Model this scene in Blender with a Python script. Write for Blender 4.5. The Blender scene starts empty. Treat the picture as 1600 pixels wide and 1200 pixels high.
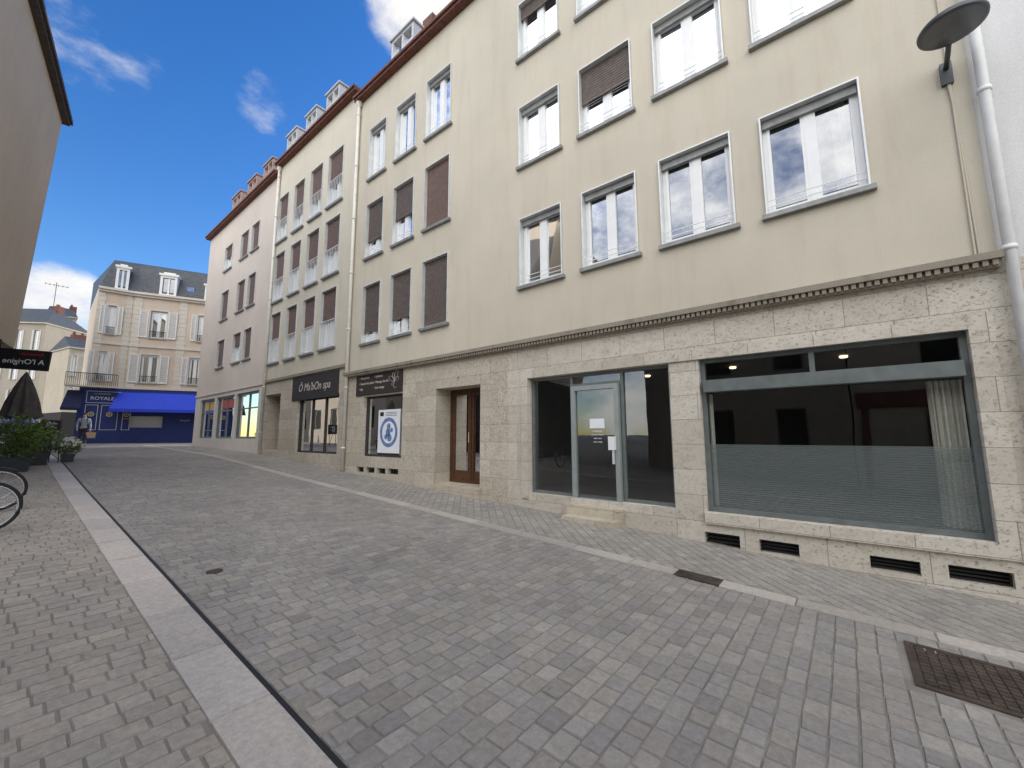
import bpy, bmesh, math, random
import numpy as np
from mathutils import Vector, Matrix
random.seed(7); rng=np.random.default_rng(5)
C=bpy.context.scene.collection
sc=bpy.context.scene
# ---------------------------------------------------------------- calibration
f=640.; pit=.124; yaw=.889; rol=-.003; H=1.69; W=6.8
Fv=Vector((math.sin(yaw)*math.cos(pit),math.cos(yaw)*math.cos(pit),math.sin(pit)))
Rv=Vector((math.cos(yaw),-math.sin(yaw),0)); Uv=Rv.cross(Fv)
Rv,Uv=Rv*math.cos(rol)+Uv*math.sin(rol), Uv*math.cos(rol)-Rv*math.sin(rol)
def ray(px,py): return Fv+Rv*((px-800)/f)+Uv*((600-py)/f)
ZP=[(-60,-1.2),(-8,-.37),(-1.24,-.057),(0,0),(12.4,.59),(18.9,.947),(28.9,1.14),(36,1.25),(60,1.22),(400,.6)]
def zg0(y):
    for (a,b),(c,d) in zip(ZP,ZP[1:]):
        if y<=c: return b+(d-b)*(y-a)/(c-a)
    return ZP[-1][1]
def zg(y): return (zg0(y-1.2)+zg0(y)+zg0(y+1.2))/3
def FP(px,py,d=0.):
    r=ray(px,py); t=(W-d)/r.x
    return t*r.y, H+t*r.z
def G(px,py):
    r=ray(px,py); lo,hi=.5,90.
    for _ in range(60):
        m=(lo+hi)/2
        if H+m*r.z>zg(m*r.y): lo=m
        else: hi=m
    return Vector((lo*r.x,lo*r.y,zg(lo*r.y)))
def AT(px,py,t): return ray(px,py)*t+Vector((0,0,H))
def us(*p): return sum(FP(*q)[0] for q in p)/len(p)
def zs(*p): return sum(FP(*q)[1] for q in p)/len(p)
# ---------------------------------------------------------------- materials
def newmat(name):
    m=bpy.data.materials.new(name); m.use_nodes=True
    nt=m.node_tree; b=nt.nodes['Principled BSDF']
    return m,nt,b
def N(nt,t,**k):
    n=nt.nodes.new(t)
    for a,v in k.items(): setattr(n,a,v)
    return n
def ramp(nt,src,stops):
    r=N(nt,'ShaderNodeValToRGB'); e=r.color_ramp.elements
    while len(e)<len(stops): e.new(.5)
    for x,(p,c) in zip(e,stops): x.position=p; x.color=(*c,1) if len(c)==3 else c
    nt.links.new(src,r.inputs[0]); return r.outputs[0]
def noise(nt,vec,scale,detail=4,rough=.55):
    n=N(nt,'ShaderNodeTexNoise'); n.inputs['Scale'].default_value=scale; n.inputs['Detail'].default_value=detail; n.inputs['Roughness'].default_value=rough
    if vec is not None: nt.links.new(vec,n.inputs['Vector'])
    return n.outputs['Fac']
def mixc(nt,fac,a,b,mode='MIX'):
    m=N(nt,'ShaderNodeMix',data_type='RGBA',blend_type=mode)
    for s,i in ((fac,0),(a,6),(b,7)):
        if hasattr(s,'links'): nt.links.new(s,m.inputs[i])
        elif i==0: m.inputs[0].default_value=s
        else: m.inputs[i].default_value=(*s,1)
    return m.outputs[2]
def bump(nt,b,h,st,dist=.01):
    n=N(nt,'ShaderNodeBump'); n.inputs['Strength'].default_value=st; n.inputs['Distance'].default_value=dist
    nt.links.new(h,n.inputs['Height']); nt.links.new(n.outputs[0],b.inputs['Normal'])
def objco(nt): return N(nt,'ShaderNodeTexCoord').outputs['Object']
def scaled(nt,v,s):
    m=N(nt,'ShaderNodeMapping'); m.inputs['Scale'].default_value=s; nt.links.new(v,m.inputs['Vector']); return m.outputs[0]
def plain(name,col,rough=.6,metal=0.,var=.12,sc_=6.,bmp=.0):
    m,nt,b=newmat(name); v=objco(nt)
    n=noise(nt,v,sc_,3)
    dark=tuple(c*(1-var) for c in col); lite=tuple(min(1,c*(1+var)) for c in col)
    c=ramp(nt,n,[(.3,dark),(.7,lite)]); nt.links.new(c,b.inputs['Base Color'])
    b.inputs['Roughness'].default_value=rough; b.inputs['Metallic'].default_value=metal
    if bmp: bump(nt,b,noise(nt,v,60,3),bmp,.004)
    return m
def stucco(name,col,stain=.8):
    m,nt,b=newmat(name); v=objco(nt)
    big=noise(nt,v,.45,5,.62); fine=noise(nt,v,90,2)
    streak=noise(nt,scaled(nt,v,(1.3,1.3,.16)),2.5,5,.68)
    c=ramp(nt,big,[(.3,tuple(x*.91 for x in col)),(.7,tuple(min(1,x*1.05) for x in col))])
    s=ramp(nt,streak,[(.5,(1,1,1)),(.8,(stain,stain*.98,stain*.95))])
    c=mixc(nt,1.,c,s,'MULTIPLY')
    s2=ramp(nt,fine,[(.3,(.88,.88,.88)),(.7,(1.05,1.05,1.05))])
    c=mixc(nt,1.,c,s2,'MULTIPLY')
    nt.links.new(c,b.inputs['Base Color']); b.inputs['Roughness'].default_value=.95
    bump(nt,b,fine,.5,.006); return m
def travertine(name,tint=(1,1,1),pit=.55):
    m,nt,b=newmat(name); v=objco(nt)
    s=N(nt,'ShaderNodeSeparateXYZ'); nt.links.new(v,s.inputs[0])
    xy=N(nt,'ShaderNodeMath',operation='ADD'); nt.links.new(s.outputs[0],xy.inputs[0]); nt.links.new(s.outputs[1],xy.inputs[1])
    k=N(nt,'ShaderNodeCombineXYZ'); nt.links.new(xy.outputs[0],k.inputs[0]); nt.links.new(s.outputs[2],k.inputs[1])
    br=N(nt,'ShaderNodeTexBrick'); nt.links.new(k.outputs[0],br.inputs['Vector'])
    br.offset=.4; br.offset_frequency=2; br.squash=1.2; br.squash_frequency=3
    for a,x in (('Scale',1.),('Mortar Size',.0045),('Mortar Smooth',.2),('Bias',0.),('Brick Width',.78),('Row Height',.385)): br.inputs[a].default_value=x
    br.inputs['Color1'].default_value=(.505*tint[0],.455*tint[1],.38*tint[2],1); br.inputs['Color2'].default_value=(.61*tint[0],.565*tint[1],.485*tint[2],1)
    br.inputs['Mortar'].default_value=(.31,.265,.21,1)
    veins=noise(nt,scaled(nt,v,(2.5,2.5,4)),2.,6,.7)
    c=mixc(nt,1.,br.outputs['Color'],ramp(nt,veins,[(.3,(.8,.77,.73)),(.5,(1,1,1)),(.75,(1.07,1.06,1.05))]),'MULTIPLY')
    p=noise(nt,scaled(nt,v,(1,1,1.4)),24,6,.75)
    area=noise(nt,v,1.3,2)
    pm=N(nt,'ShaderNodeMath',operation='MULTIPLY')
    nt.links.new(ramp(nt,p,[(pit,(0,0,0)),(pit+.09,(1,1,1))]),pm.inputs[0]); nt.links.new(ramp(nt,area,[(.3,(.3,)*3),(.62,(.9,)*3)]),pm.inputs[1])
    c=mixc(nt,pm.outputs[0],c,(.31*tint[0],.245*tint[1],.17*tint[2]))
    nt.links.new(c,b.inputs['Base Color']); b.inputs['Roughness'].default_value=.8
    inv=N(nt,'ShaderNodeMath',operation='SUBTRACT'); inv.inputs[0].default_value=1.; nt.links.new(pm.outputs[0],inv.inputs[1])
    mm=N(nt,'ShaderNodeMath',operation='SUBTRACT'); nt.links.new(inv.outputs[0],mm.inputs[0]); nt.links.new(br.outputs['Fac'],mm.inputs[1])
    bump(nt,b,mm.outputs[0],.6,.008); return m
def settmat(name,rough=.85,bs=.3):
    m,nt,b=newmat(name); v=objco(nt)
    at=N(nt,'ShaderNodeAttribute'); at.attribute_name='tone'
    n1=noise(nt,v,24,5,.65); n2=noise(nt,v,.8,3); n3=noise(nt,v,130,2)
    c=mixc(nt,1.,at.outputs['Color'],ramp(nt,n1,[(.28,(.8,.8,.8)),(.72,(1.15,1.15,1.14))]),'MULTIPLY')
    c=mixc(nt,1.,c,ramp(nt,n2,[(.3,(.88,.88,.89)),(.7,(1.1,1.09,1.08))]),'MULTIPLY')
    c=mixc(nt,1.,c,ramp(nt,n3,[(.3,(.9,)*3),(.7,(1.08,)*3)]),'MULTIPLY')
    nt.links.new(c,b.inputs['Base Color']); b.inputs['Roughness'].default_value=rough; b.inputs['Specular IOR Level'].default_value=.3
    bump(nt,b,n1,bs,.01); return m
def glass(name,base,tint=(.25,.27,.28),rough=.0,refl=(.95,.97,1),ior=1.5):
    m,nt,b=newmat(name); nt.nodes.remove(b); out=nt.nodes['Material Output']
    tr=N(nt,'ShaderNodeBsdfTransparent'); tr.inputs[0].default_value=(*tint,1)
    gl=N(nt,'ShaderNodeBsdfGlossy'); gl.inputs['Roughness'].default_value=rough; gl.inputs[0].default_value=(*refl,1)
    fr=N(nt,'ShaderNodeFresnel'); fr.inputs[0].default_value=ior
    v=objco(nt); bn=N(nt,'ShaderNodeBump'); bn.inputs['Strength'].default_value=.05; bn.inputs['Distance'].default_value=.02
    nt.links.new(noise(nt,v,1.6,1),bn.inputs['Height']); nt.links.new(bn.outputs[0],gl.inputs['Normal'])
    ad=N(nt,'ShaderNodeMath',operation='ADD',use_clamp=True); ad.inputs[1].default_value=base; nt.links.new(fr.outputs[0],ad.inputs[0])
    mx=N(nt,'ShaderNodeMixShader'); nt.links.new(ad.outputs[0],mx.inputs[0]); nt.links.new(tr.outputs[0],mx.inputs[1]); nt.links.new(gl.outputs[0],mx.inputs[2])
    nt.links.new(mx.outputs[0],out.inputs[0]); return m
def film(name):
    m,nt,b=newmat(name); nt.nodes.remove(b); out=nt.nodes['Material Output']; v=objco(nt)
    s=N(nt,'ShaderNodeSeparateXYZ'); nt.links.new(v,s.inputs[0])
    mu=N(nt,'ShaderNodeMath',operation='MULTIPLY'); mu.inputs[1].default_value=2*math.pi/.03; nt.links.new(s.outputs[2],mu.inputs[0])
    si=N(nt,'ShaderNodeMath',operation='SINE'); nt.links.new(mu.outputs[0],si.inputs[0])
    fac=ramp(nt,si.outputs[0],[(.2,(.44,)*3),(.5,(.54,)*3)])
    tr=N(nt,'ShaderNodeBsdfTransparent'); df=N(nt,'ShaderNodeBsdfDiffuse'); df.inputs[0].default_value=(.36,.40,.39,1)
    mx=N(nt,'ShaderNodeMixShader'); nt.links.new(fac,mx.inputs[0]); nt.links.new(tr.outputs[0],mx.inputs[1]); nt.links.new(df.outputs[0],mx.inputs[2])
    nt.links.new(mx.outputs[0],out.inputs[0]); return m
def emis(name,col,st):
    m,nt,b=newmat(name); b.inputs['Emission Color'].default_value=(*col,1); b.inputs['Emission Strength'].default_value=st; b.inputs['Base Color'].default_value=(*col,1); return m
def leafmat(name,a,b_):
    m,nt,b=newmat(name); v=objco(nt); n=noise(nt,v,9,3)
    nt.links.new(ramp(nt,n,[(.3,a),(.7,b_)]),b.inputs['Base Color']); b.inputs['Roughness'].default_value=.5; return m
M={}
M['beige']=stucco('beige_render',(.60,.545,.44),.9)
M['cream']=stucco('cream_render',(.64,.59,.48),.92)
M['pink']=stucco('pink_render',(.65,.57,.50),.94)
M['white_wall']=stucco('white_render',(.70,.69,.68),.92)
M['shopwhite']=stucco('pinkish_white_render',(.66,.6,.55),.92)
M['taupe']=stucco('taupe_render',(.58,.485,.37),.92)
M['farbeige']=stucco('far_beige_render',(.47,.41,.32),.85)
M['fargrey']=stucco('far_grey_render',(.36,.315,.255),.85)
M['trav']=travertine('travertine',(1,1,1),.55)
M['trav2']=travertine('travertine_pitted',(.97,.95,.92),.51)
M['ledge']=stucco('ledge_stone',(.31,.27,.215),.45)
M['pvc']=plain('white_plastic',(.8,.8,.79),.35,0,.03)
M['alu']=plain('pale_metal',(.66,.67,.66),.4,.2,.08)
M['greymetal']=plain('grey_green_metal',(.15,.17,.165),.45,.2,.15)
M['doormetal']=plain('door_metal',(.29,.32,.31),.4,.2,.08)
M['sill']=plain('sill_metal',(.26,.26,.25),.5,.3,.2)
M['shut']=plain('shutter_brown',(.12,.092,.076),.6,0,.25,12)
M['shut2']=plain('shutter_red_brown',(.16,.1,.078),.6,0,.2,12)
M['shutfar']=plain('shutter_faded',(.5,.48,.43),.7,0,.12)
M['wood']=plain('door_wood',(.085,.034,.014),.45,0,.4,14)
M['eave']=plain('eave_tile',(.15,.06,.045),.85,0,.35,10,.3)
M['eavedark']=plain('eave_dark_tile',(.07,.055,.048),.85,0,.35,10,.3)
M['roof']=plain('roof_tile',(.16,.08,.06),.85,0,.3,8,.3)
M['dormred']=plain('dormer_rust',(.42,.3,.27),.6,.1,.2)
M['slate']=plain('slate',(.06,.066,.075),.55,0,.3,5,.3)
M['zinc']=plain('zinc',(.55,.56,.57),.45,.2,.12)
M['pipe']=plain('pipe_cream',(.72,.69,.61),.5,0,.08)
M['pipew']=plain('pipe_white',(.78,.78,.76),.45,0,.05)
M['dark']=plain('dark_interior',(.022,.02,.018),.9)
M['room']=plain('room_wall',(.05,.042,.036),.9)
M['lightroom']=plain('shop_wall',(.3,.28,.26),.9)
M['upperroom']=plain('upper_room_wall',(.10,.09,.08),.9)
M['black']=plain('black_paint',(.012,.012,.013),.6)
M['glassu']=glass('window_glass',.2,(.55,.57,.58))
M['glasss']=glass('shop_glass',.075,(.8,.82,.82),0,(.87,.89,.9),1.45)
M['film']=film('striped_film')
M['curt']=plain('curtain_cloth',(.74,.72,.64),.9,0,.08,20)
M['lampin']=emis('lamp_glow',(1.,.8,.45),3.5)
M['paper']=plain('paper',(.8,.82,.84),.7,0,.03)
M['ink']=plain('white_ink',(.85,.85,.83),.6,0,.02)
M['signbrown']=plain('sign_brown',(.035,.024,.022),.75,0,.1)
M['signgrey']=plain('sign_dark_grey',(.036,.031,.031),.8,0,.1)
M['signtext']=plain('sign_letter',(.62,.55,.49),.5,0,.02)
M['red']=plain('red_letter',(.6,.02,.03),.5,0,.05)
M['shopred']=plain('red_shop_front',(.13,.04,.03),.6,0,.3,2)
M['blueposter']=plain('poster_blue',(.14,.22,.45),.5,0,.3,9)
M['kerb']=settmat('kerb_stone',.85,.2)
M['sett']=settmat('sett_stone',.85,.3)
M['mortar']=plain('joint_sand',(.235,.215,.19),.95,0,.25,3)
M['iron']=plain('cast_iron',(.075,.055,.042),.7,.2,.45,9,.4)
M['lampgrey']=plain('lamp_grey',(.085,.09,.095),.4,.5,.1)
M['lens']=plain('lamp_lens',(.10,.105,.11),.2,0,.1)
M['royblue']=plain('royal_blue_paint',(.014,.03,.17),.5,0,.15)
M['awnblue']=plain('blue_canvas',(.015,.055,.6),.7,0,.12)
M['awndark']=plain('dark_blue_canvas',(.012,.018,.07),.8,0,.12)
M['gold']=plain('gold_paint',(.65,.5,.2),.4,.3,.1)
M['quoin']=stucco('white_stone',(.67,.61,.52),.9)
M['roypink']=stucco('pinkish_render',(.63,.52,.41),.93)
M['shwhite']=plain('shutter_white',(.76,.75,.72),.5,0,.05)
M['skin']=plain('skin',(.5,.3,.22),.5,0,.05)
M['jacket']=plain('jacket_blue_grey',(.26,.32,.4),.8,0,.15,12)
M['trous']=plain('trousers_dark',(.02,.022,.03),.8)
M['shoe']=plain('shoe',(.03,.03,.03),.5)
M['hair']=plain('hair',(.03,.02,.014),.6)
M['bag']=plain('paper_bag',(.5,.36,.21),.8,0,.08)
M['parasol']=plain('parasol_cloth',(.10,.085,.075),.9,0,.2,7)
M['planter']=plain('planter_dark',(.035,.037,.045),.6)
M['leaf1']=leafmat('leaf_green',(.045,.10,.014),(.15,.22,.04))
M['leaf2']=leafmat('leaf_dark',(.025,.06,.013),(.07,.125,.027))
M['leaf3']=leafmat('leaf_yellow_green',(.19,.24,.035),(.27,.33,.07))
M['petal']=plain('petal',(.8,.76,.74),.6)
M['rubber']=plain('rubber',(.015,.015,.015),.7)
M['chrome']=plain('chrome',(.6,.6,.62),.25,.8,.05)
M['bikeblue']=plain('bike_paint',(.02,.025,.04),.3)
M['stone_step']=travertine('step_stone',(.95,.92,.85),.54)
GOODS=[plain('pack_'+n,c,.5,0,.1) for n,c in (('blue',(.06,.17,.4)),('red',(.45,.06,.05)),('white',(.7,.7,.68)),('yellow',(.6,.42,.1)),('teal',(.1,.35,.35)),('pale',(.62,.6,.55)),('grey',(.3,.3,.3)))]
# ---------------------------------------------------------------- builders
class MB:
    def __init__(s,T=None): s.v=[];s.f=[];s.m=[];s.T=T or (lambda a,b,c:(a,b,c))
    def quad(s,pts,m=0):
        i=len(s.v); s.v+=[s.T(*p) for p in pts]; s.f.append(tuple(range(i,i+len(pts)))); s.m.append(m); return s
    def box(s,u0,u1,v0,v1,d0,d1,m=0):
        i=len(s.v)
        s.v+=[s.T(u,v,d) for d in (d0,d1) for v in (v0,v1) for u in (u0,u1)]
        for q in ((0,1,3,2),(4,6,7,5),(0,4,5,1),(2,3,7,6),(0,2,6,4),(1,5,7,3)): s.f.append(tuple(i+k for k in q)); s.m.append(m)
        return s
    def frame(s,u0,u1,v0,v1,th,d0,d1,m=0):
        s.box(u0,u0+th,v0,v1,d0,d1,m); s.box(u1-th,u1,v0,v1,d0,d1,m)
        s.box(u0+th,u1-th,v1-th,v1,d0,d1,m); s.box(u0+th,u1-th,v0,v0+th,d0,d1,m); return s
    def tube(s,pts,r,n=8,m=0,cap=True):
        P=[Vector(s.T(*p)) for p in pts]; rs=r if isinstance(r,(list,tuple)) else [r]*len(P)
        base=len(s.v); up=None
        for k,p in enumerate(P):
            a=P[max(k-1,0)]; b=P[min(k+1,len(P)-1)]; d=(b-a).normalized()
            if up is None or abs(d.dot(up))>.95: up=Vector((0,0,1)) if abs(d.z)<.9 else Vector((1,0,0))
            x=d.cross(up).normalized(); y=d.cross(x)
            for j in range(n):
                t=2*math.pi*j/n; s.v.append(tuple(p+x*(rs[k]*math.cos(t))+y*(rs[k]*math.sin(t))))
        for k in range(len(P)-1):
            for j in range(n):
                j2=(j+1)%n; s.f.append((base+k*n+j,base+k*n+j2,base+(k+1)*n+j2,base+(k+1)*n+j)); s.m.append(m)
        if cap:
            s.f.append(tuple(base+j for j in range(n))); s.m.append(m)
            s.f.append(tuple(base+(len(P)-1)*n+j for j in reversed(range(n)))); s.m.append(m)
        return s
    def lathe(s,c,prof,n=32,m=0,ax=(0,0,1)):
        ax=Vector(ax).normalized(); x=ax.orthogonal().normalized(); y=ax.cross(x); c=Vector(c); b=len(s.v)
        for r,h in prof:
            for j in range(n):
                t=2*math.pi*j/n; s.v.append(tuple(c+ax*h+x*(r*math.cos(t))+y*(r*math.sin(t))))
        for k in range(len(prof)-1):
            for j in range(n):
                j2=(j+1)%n; s.f.append((b+k*n+j,b+k*n+j2,b+(k+1)*n+j2,b+(k+1)*n+j)); s.m.append(m)
        return s
    def build(s,name,mats,parent=None,smooth=False,recalc=True):
        me=bpy.data.meshes.new(name); me.from_pydata(s.v,[],s.f)
        if not isinstance(mats,(list,tuple)): mats=[mats]
        for m in mats: me.materials.append(m)
        me.polygons.foreach_set('material_index',s.m)
        if recalc:
            bm=bmesh.new(); bm.from_mesh(me); bmesh.ops.recalc_face_normals(bm,faces=bm.faces); bm.to_mesh(me); bm.free()
        if smooth: me.polygons.foreach_set('use_smooth',[True]*len(me.polygons))
        o=bpy.data.objects.new(name,me); C.objects.link(o)
        if parent is not None: put(o,parent)
        return o
def put(o,p):
    o.parent=p
    if p.type=='EMPTY': o.matrix_parent_inverse=Matrix.Translation(p.location).inverted()
def thing(name,label,cat,loc,group=None):
    o=bpy.data.objects.new(name,None); C.objects.link(o); o.location=loc; o.empty_display_size=.2
    return tag(o,label,cat,group)
def tag(o,label,cat,group=None):
    o['label']=label; o['category']=cat
    if group: o['group']=group
    return o
def struct(o,label=None,kind='structure'):
    o['kind']=kind
    if label: o['label']=label
    return o
def text(name,s,size,org,xd,yd,mat,parent,width=None,align='CENTER',depth=.004,shear=0.):
    cu=bpy.data.curves.new(name,'FONT'); cu.body=s; cu.size=size; cu.align_x=align; cu.align_y='CENTER'; cu.extrude=depth/2; cu.resolution_u=3; cu.shear=shear
    to=bpy.data.objects.new(name,cu); C.objects.link(to)
    dg=bpy.context.evaluated_depsgraph_get(); me=bpy.data.meshes.new_from_object(to.evaluated_get(dg))
    bpy.data.objects.remove(to)
    co=np.empty(len(me.vertices)*3); me.vertices.foreach_get('co',co); co=co.reshape(-1,3)
    if width:
        w=co[:,0].max()-co[:,0].min(); co[:,:2]*=width/w
    xd=np.array(xd);yd=np.array(yd);zd=np.cross(xd,yd)
    w=np.array(org)+co[:,:1]*xd+co[:,1:2]*yd+co[:,2:3]*zd
    me.vertices.foreach_set('co',w.ravel()); me.update(); me.materials.clear(); me.materials.append(mat)
    me.name=name
    o=bpy.data.objects.new(name,me); C.objects.link(o)
    if parent is not None: put(o,parent)
    return o
def wall(mb,u0,u1,v0,v1,holes,depth=.25,m=0,d=0.,mr=None):
    mr=m if mr is None else mr
    U=sorted({u0,u1}|{min(max(x,u0),u1) for h in holes for x in h[:2]}); V=sorted({v0,v1}|{min(max(x,v0),v1) for h in holes for x in h[2:4]})
    for a,b in zip(U,U[1:]):
        for c,e in zip(V,V[1:]):
            uc,vc=(a+b)/2,(c+e)/2
            if any(h[0]<uc<h[1] and h[2]<vc<h[3] for h in holes): continue
            mb.quad([(a,c,d),(b,c,d),(b,e,d),(a,e,d)],m)
    for h in holes:
        a,b,c,e=h[:4]; dd=h[4] if len(h)>4 else depth; i=d-dd
        mb.quad([(a,c,d),(a,e,d),(a,e,i),(a,c,i)],mr); mb.quad([(b,c,d),(b,c,i),(b,e,i),(b,e,d)],mr)
        mb.quad([(a,e,d),(b,e,d),(b,e,i),(a,e,i)],mr); mb.quad([(a,c,d),(a,c,i),(b,c,i),(b,c,d)],mr)
    return mb
TF=lambda u,v,d:(W-d,u,v)
def shutter(T,u0,u1,vt,vb,d,mat,par,pitch=.055):
    s=MB(T); v=vt
    while v>vb+.01:
        w=max(v-pitch*.86,vb); g=max(v-pitch,vb)
        s.quad([(u0,v,d),(u1,v,d),(u1,w,d+.006),(u0,w,d+.006)]); s.quad([(u0,w,d+.006),(u1,w,d+.006),(u1,g,d-.012),(u0,g,d-.012)])
        v-=pitch
    s.box(u0,u1,vb-.03,vb,d-.012,d+.012)
    return s.build('shutter',mat,par,recalc=False)
def curtain(T,u0,u1,v0,v1,d,par,mat=None,waves=5,amp=.03):
    s=MB(T); n=waves*8; pr=[]
    for i in range(n+1):
        t=i/n; pr.append((u0+(u1-u0)*t,d+amp*math.sin(t*waves*6.283)+.3*amp*math.sin(t*waves*2.7*6.283)))
    for (a,da),(b,db) in zip(pr,pr[1:]): s.quad([(a,v0,da),(b,v0,db),(b,v1,db),(a,v1,da)])
    return s.build('curtain',mat or M['curt'],par,True,False)
def window(par,T,u0,u1,v0,v1,sh=0.,shm=None,rail='bars',cur=0,pv=None,lining=True,sill=True,two=True,glassm=None):
    pv=pv or M['pvc']; w=MB(T); uc=(u0+u1)/2
    w.frame(u0+.02,u1-.02,v0+.02,v1-.02,.055,-.19,-.12)
    if two:
        w.box(uc-.05,uc+.05,v0+.075,v1-.075,-.185,-.105)
        for a,b in ((u0+.075,uc-.05),(uc+.05,u1-.075)): w.frame(a,b,v0+.075,v1-.075,.04,-.18,-.11)
    o=w.build('window',pv,par)
    g=MB(T)
    if two:
        for a,b in ((u0+.115,uc-.05-.0),(uc+.05,u1-.115)):
            k=random.uniform(-.006,.006); g.quad([(a,v0+.11,-.15),(b,v0+.11,-.15+k),(b,v1-.11,-.15+k),(a,v1-.11,-.15)])
    else: g.quad([(u0+.06,v0+.06,-.15),(u1-.06,v0+.06,-.15),(u1-.06,v1-.06,-.15),(u0+.06,v1-.06,-.15)])
    g.build('pane',glassm or M['glassu'],o,recalc=False)
    if lining: MB(T).frame(u0+.002,u1-.002,v0+.002,v1-.002,.022,-.118,.045).build('surround',M['alu'],o)
    if sill: MB(T).box(u0-.05,u1+.05,v0-.07,v0-.003,-.03,.085).build('sill',M['sill'],o)
    if sh>0: shutter(T,u0+.03,u1-.03,v1-.026,v1-.026-(v1-v0-.06)*sh,-.06,shm or M['shut'],o)
    elif lining: MB(T).box(u0+.03,u1-.03,v1-.15,v1-.027,-.1,-.05).build('shutter_box',M['sill'],o)
    if rail=='bars':
        r=MB(T)
        for h in (.13,.22): r.tube([(u0+.02,v0+h,.0),(u1-.02,v0+h,.0)],.0075,6)
        r.box(uc-.005,uc+.005,v0-.0,v0+.22,-.006,.004)
        r.build('guard_rail',M['pvc'],o)
    elif rail=='balcony':
        r=MB(T); r.tube([(u0+.01,v0+.98,.02),(u1-.01,v0+.98,.02)],.018,6); r.box(u0+.01,u1-.01,v0+.1,v0+.12,.01,.03)
        n=max(5,int((u1-u0)/.12))
        for k in range(n+1): x=u0+.03+(u1-u0-.06)*k/n; r.box(x-.006,x+.006,v0+.12,v0+.97,.013,.025)
        r.build('railing',M['pvc'],o)
    if cur: 
        hw=(u1-u0)*.28
        if cur&1: curtain(T,u0+.05,u0+hw,v0+.03,v1-.03,-.3,o)
        if cur&2: curtain(T,u1-hw,u1-.05,v0+.03,v1-.03,-.3,o)
    return o
# ---------------------------------------------------------------- ground
ys=[-60,-30,-12]+[y*.8 for y in range(-10,75)]+[64,80,120,200,400]
g=MB()
for a,b in zip(ys,ys[1:]): g.quad([(-300,a,zg(a)-.010),(300,a,zg(a)-.010),(300,b,zg(b)-.010),(-300,b,zg(b)-.010)])
struct(g.build('ground',M['mortar']),'sandy joint bed and open ground under the paving')
def stonefield(name,mat,stones,label,inset=.006,lift=.0,tilt=.007):
    V=[];Fc=[];Cl=[]
    for q,dz,col in stones:
        i=len(V); cx=sum(p[0] for p in q)/4; cy=sum(p[1] for p in q)/4
        for x,y in q: V.append((x,y,zg(y)-.013+lift))
        tx,ty=random.gauss(0,tilt),random.gauss(0,tilt)
        for x,y in q:
            dx,dy=cx-x,cy-y; L=math.hypot(dx,dy); k=inset/L*1.3
            X,Y=x+dx*k,y+dy*k
            V.append((X,Y,zg(Y)+dz+lift+(X-cx)*tx+(Y-cy)*ty))
        for a in range(4):
            b=(a+1)%4; Fc.append((i+a,i+b,i+4+b,i+4+a))
        Fc.append((i+4,i+5,i+6,i+7)); Cl+=[(*(c*.9 for c in col),1.)]*4+[(*col,1.)]*4
    me=bpy.data.meshes.new(name); me.from_pydata(V,[],Fc); me.materials.append(mat)
    at=me.attributes.new('tone','FLOAT_COLOR','POINT'); at.data.foreach_set('color',np.array(Cl,dtype=np.float32).ravel())
    o=bpy.data.objects.new(name,me); C.objects.link(o); return struct(o,label)
def tone(pal,v=.09):
    c=random.choice(pal); k=random.gauss(1,v); return tuple(max(.02,x*k) for x in c)
PAL=[(.305,.283,.258),(.315,.292,.264),(.295,.276,.256),(.322,.296,.262),(.308,.28,.248),(.298,.278,.26),(.325,.30,.268),(.288,.27,.253)]
PALW=[(.375,.335,.28),(.36,.325,.28),(.38,.335,.28),(.352,.32,.28),(.368,.335,.29),(.385,.342,.288)]
PALR=[(.325,.30,.265),(.335,.312,.273),(.31,.29,.262),(.342,.315,.276)]
def courses(x0,x1,y0,y1,ch,w0,w1,pal,holes=(),v=.08,jt=.0025,gp=.0034):
    out=[]; y=y0
    while y<y1:
        c=ch*random.uniform(.94,1.06); x=x0-random.uniform(0,w0)
        while x<x1:
            w=random.uniform(w0,w1); a,b=max(x,x0),min(x+w,x1)
            if b-a>.035 and not any(h[0]<(a+b)/2<h[1] and h[2]<y+c/2<h[3] for h in holes):
                j=lambda: random.gauss(0,jt)
                out.append(([(a+gp+j(),y+gp+j()),(b-gp+j(),y+gp+j()),(b-gp+j(),y+c-gp+j()),(a+gp+j(),y+c-gp+j())],random.gauss(-.002,.0013),tone(pal,v)))
            x+=w
        y+=c
    return out
XL0,XL1,XS,XR0,XR1=.86,1.17,1.205,5.04,5.27
mc=G(1530,1060)
mx0,mx1,my0,my1=mc.x-.42,mc.x+.36,mc.y-.42,mc.y+.36
stonefield('street',M['sett'],courses(XS,XR0,-3,33.5,.13,.13,.215,PAL,[(mx0,mx1,my0,my1)],.068),'grey stone setts laid in courses across the street')
stonefield('pavement',M['sett'],courses(-2.2,XL0,.2,33.5,.135,.15,.21,PALW,(),.05,.002),'warm grey paving stones left of the pale stone strip',.005,0,.005)
dst=[]; s=.135; c45=math.sqrt(.5)
for i in range(-30,320):
    for j in range(-320,60):
        a=i*s; b=j*s
        cx=(a+b)*c45+6.0; cy=(a-b)*c45-1.5
        if XR1-.02<cx<W+.02 and -3.2<cy<31:
            q=[]
            for (p,r) in ((0,0),(1,0),(1,1),(0,1)):
                aa=a+(p-.5)*(s-.008)+random.gauss(0,.002); bb=b+(r-.5)*(s-.008)+random.gauss(0,.002)
                x=(aa+bb)*c45+6.0; y=(aa-bb)*c45-1.5; q.append((min(max(x,XR1+.003),W+.05),y))
            dst.append((q[::-1],random.gauss(-.003,.0013),tone(PALR,.06)))
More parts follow.
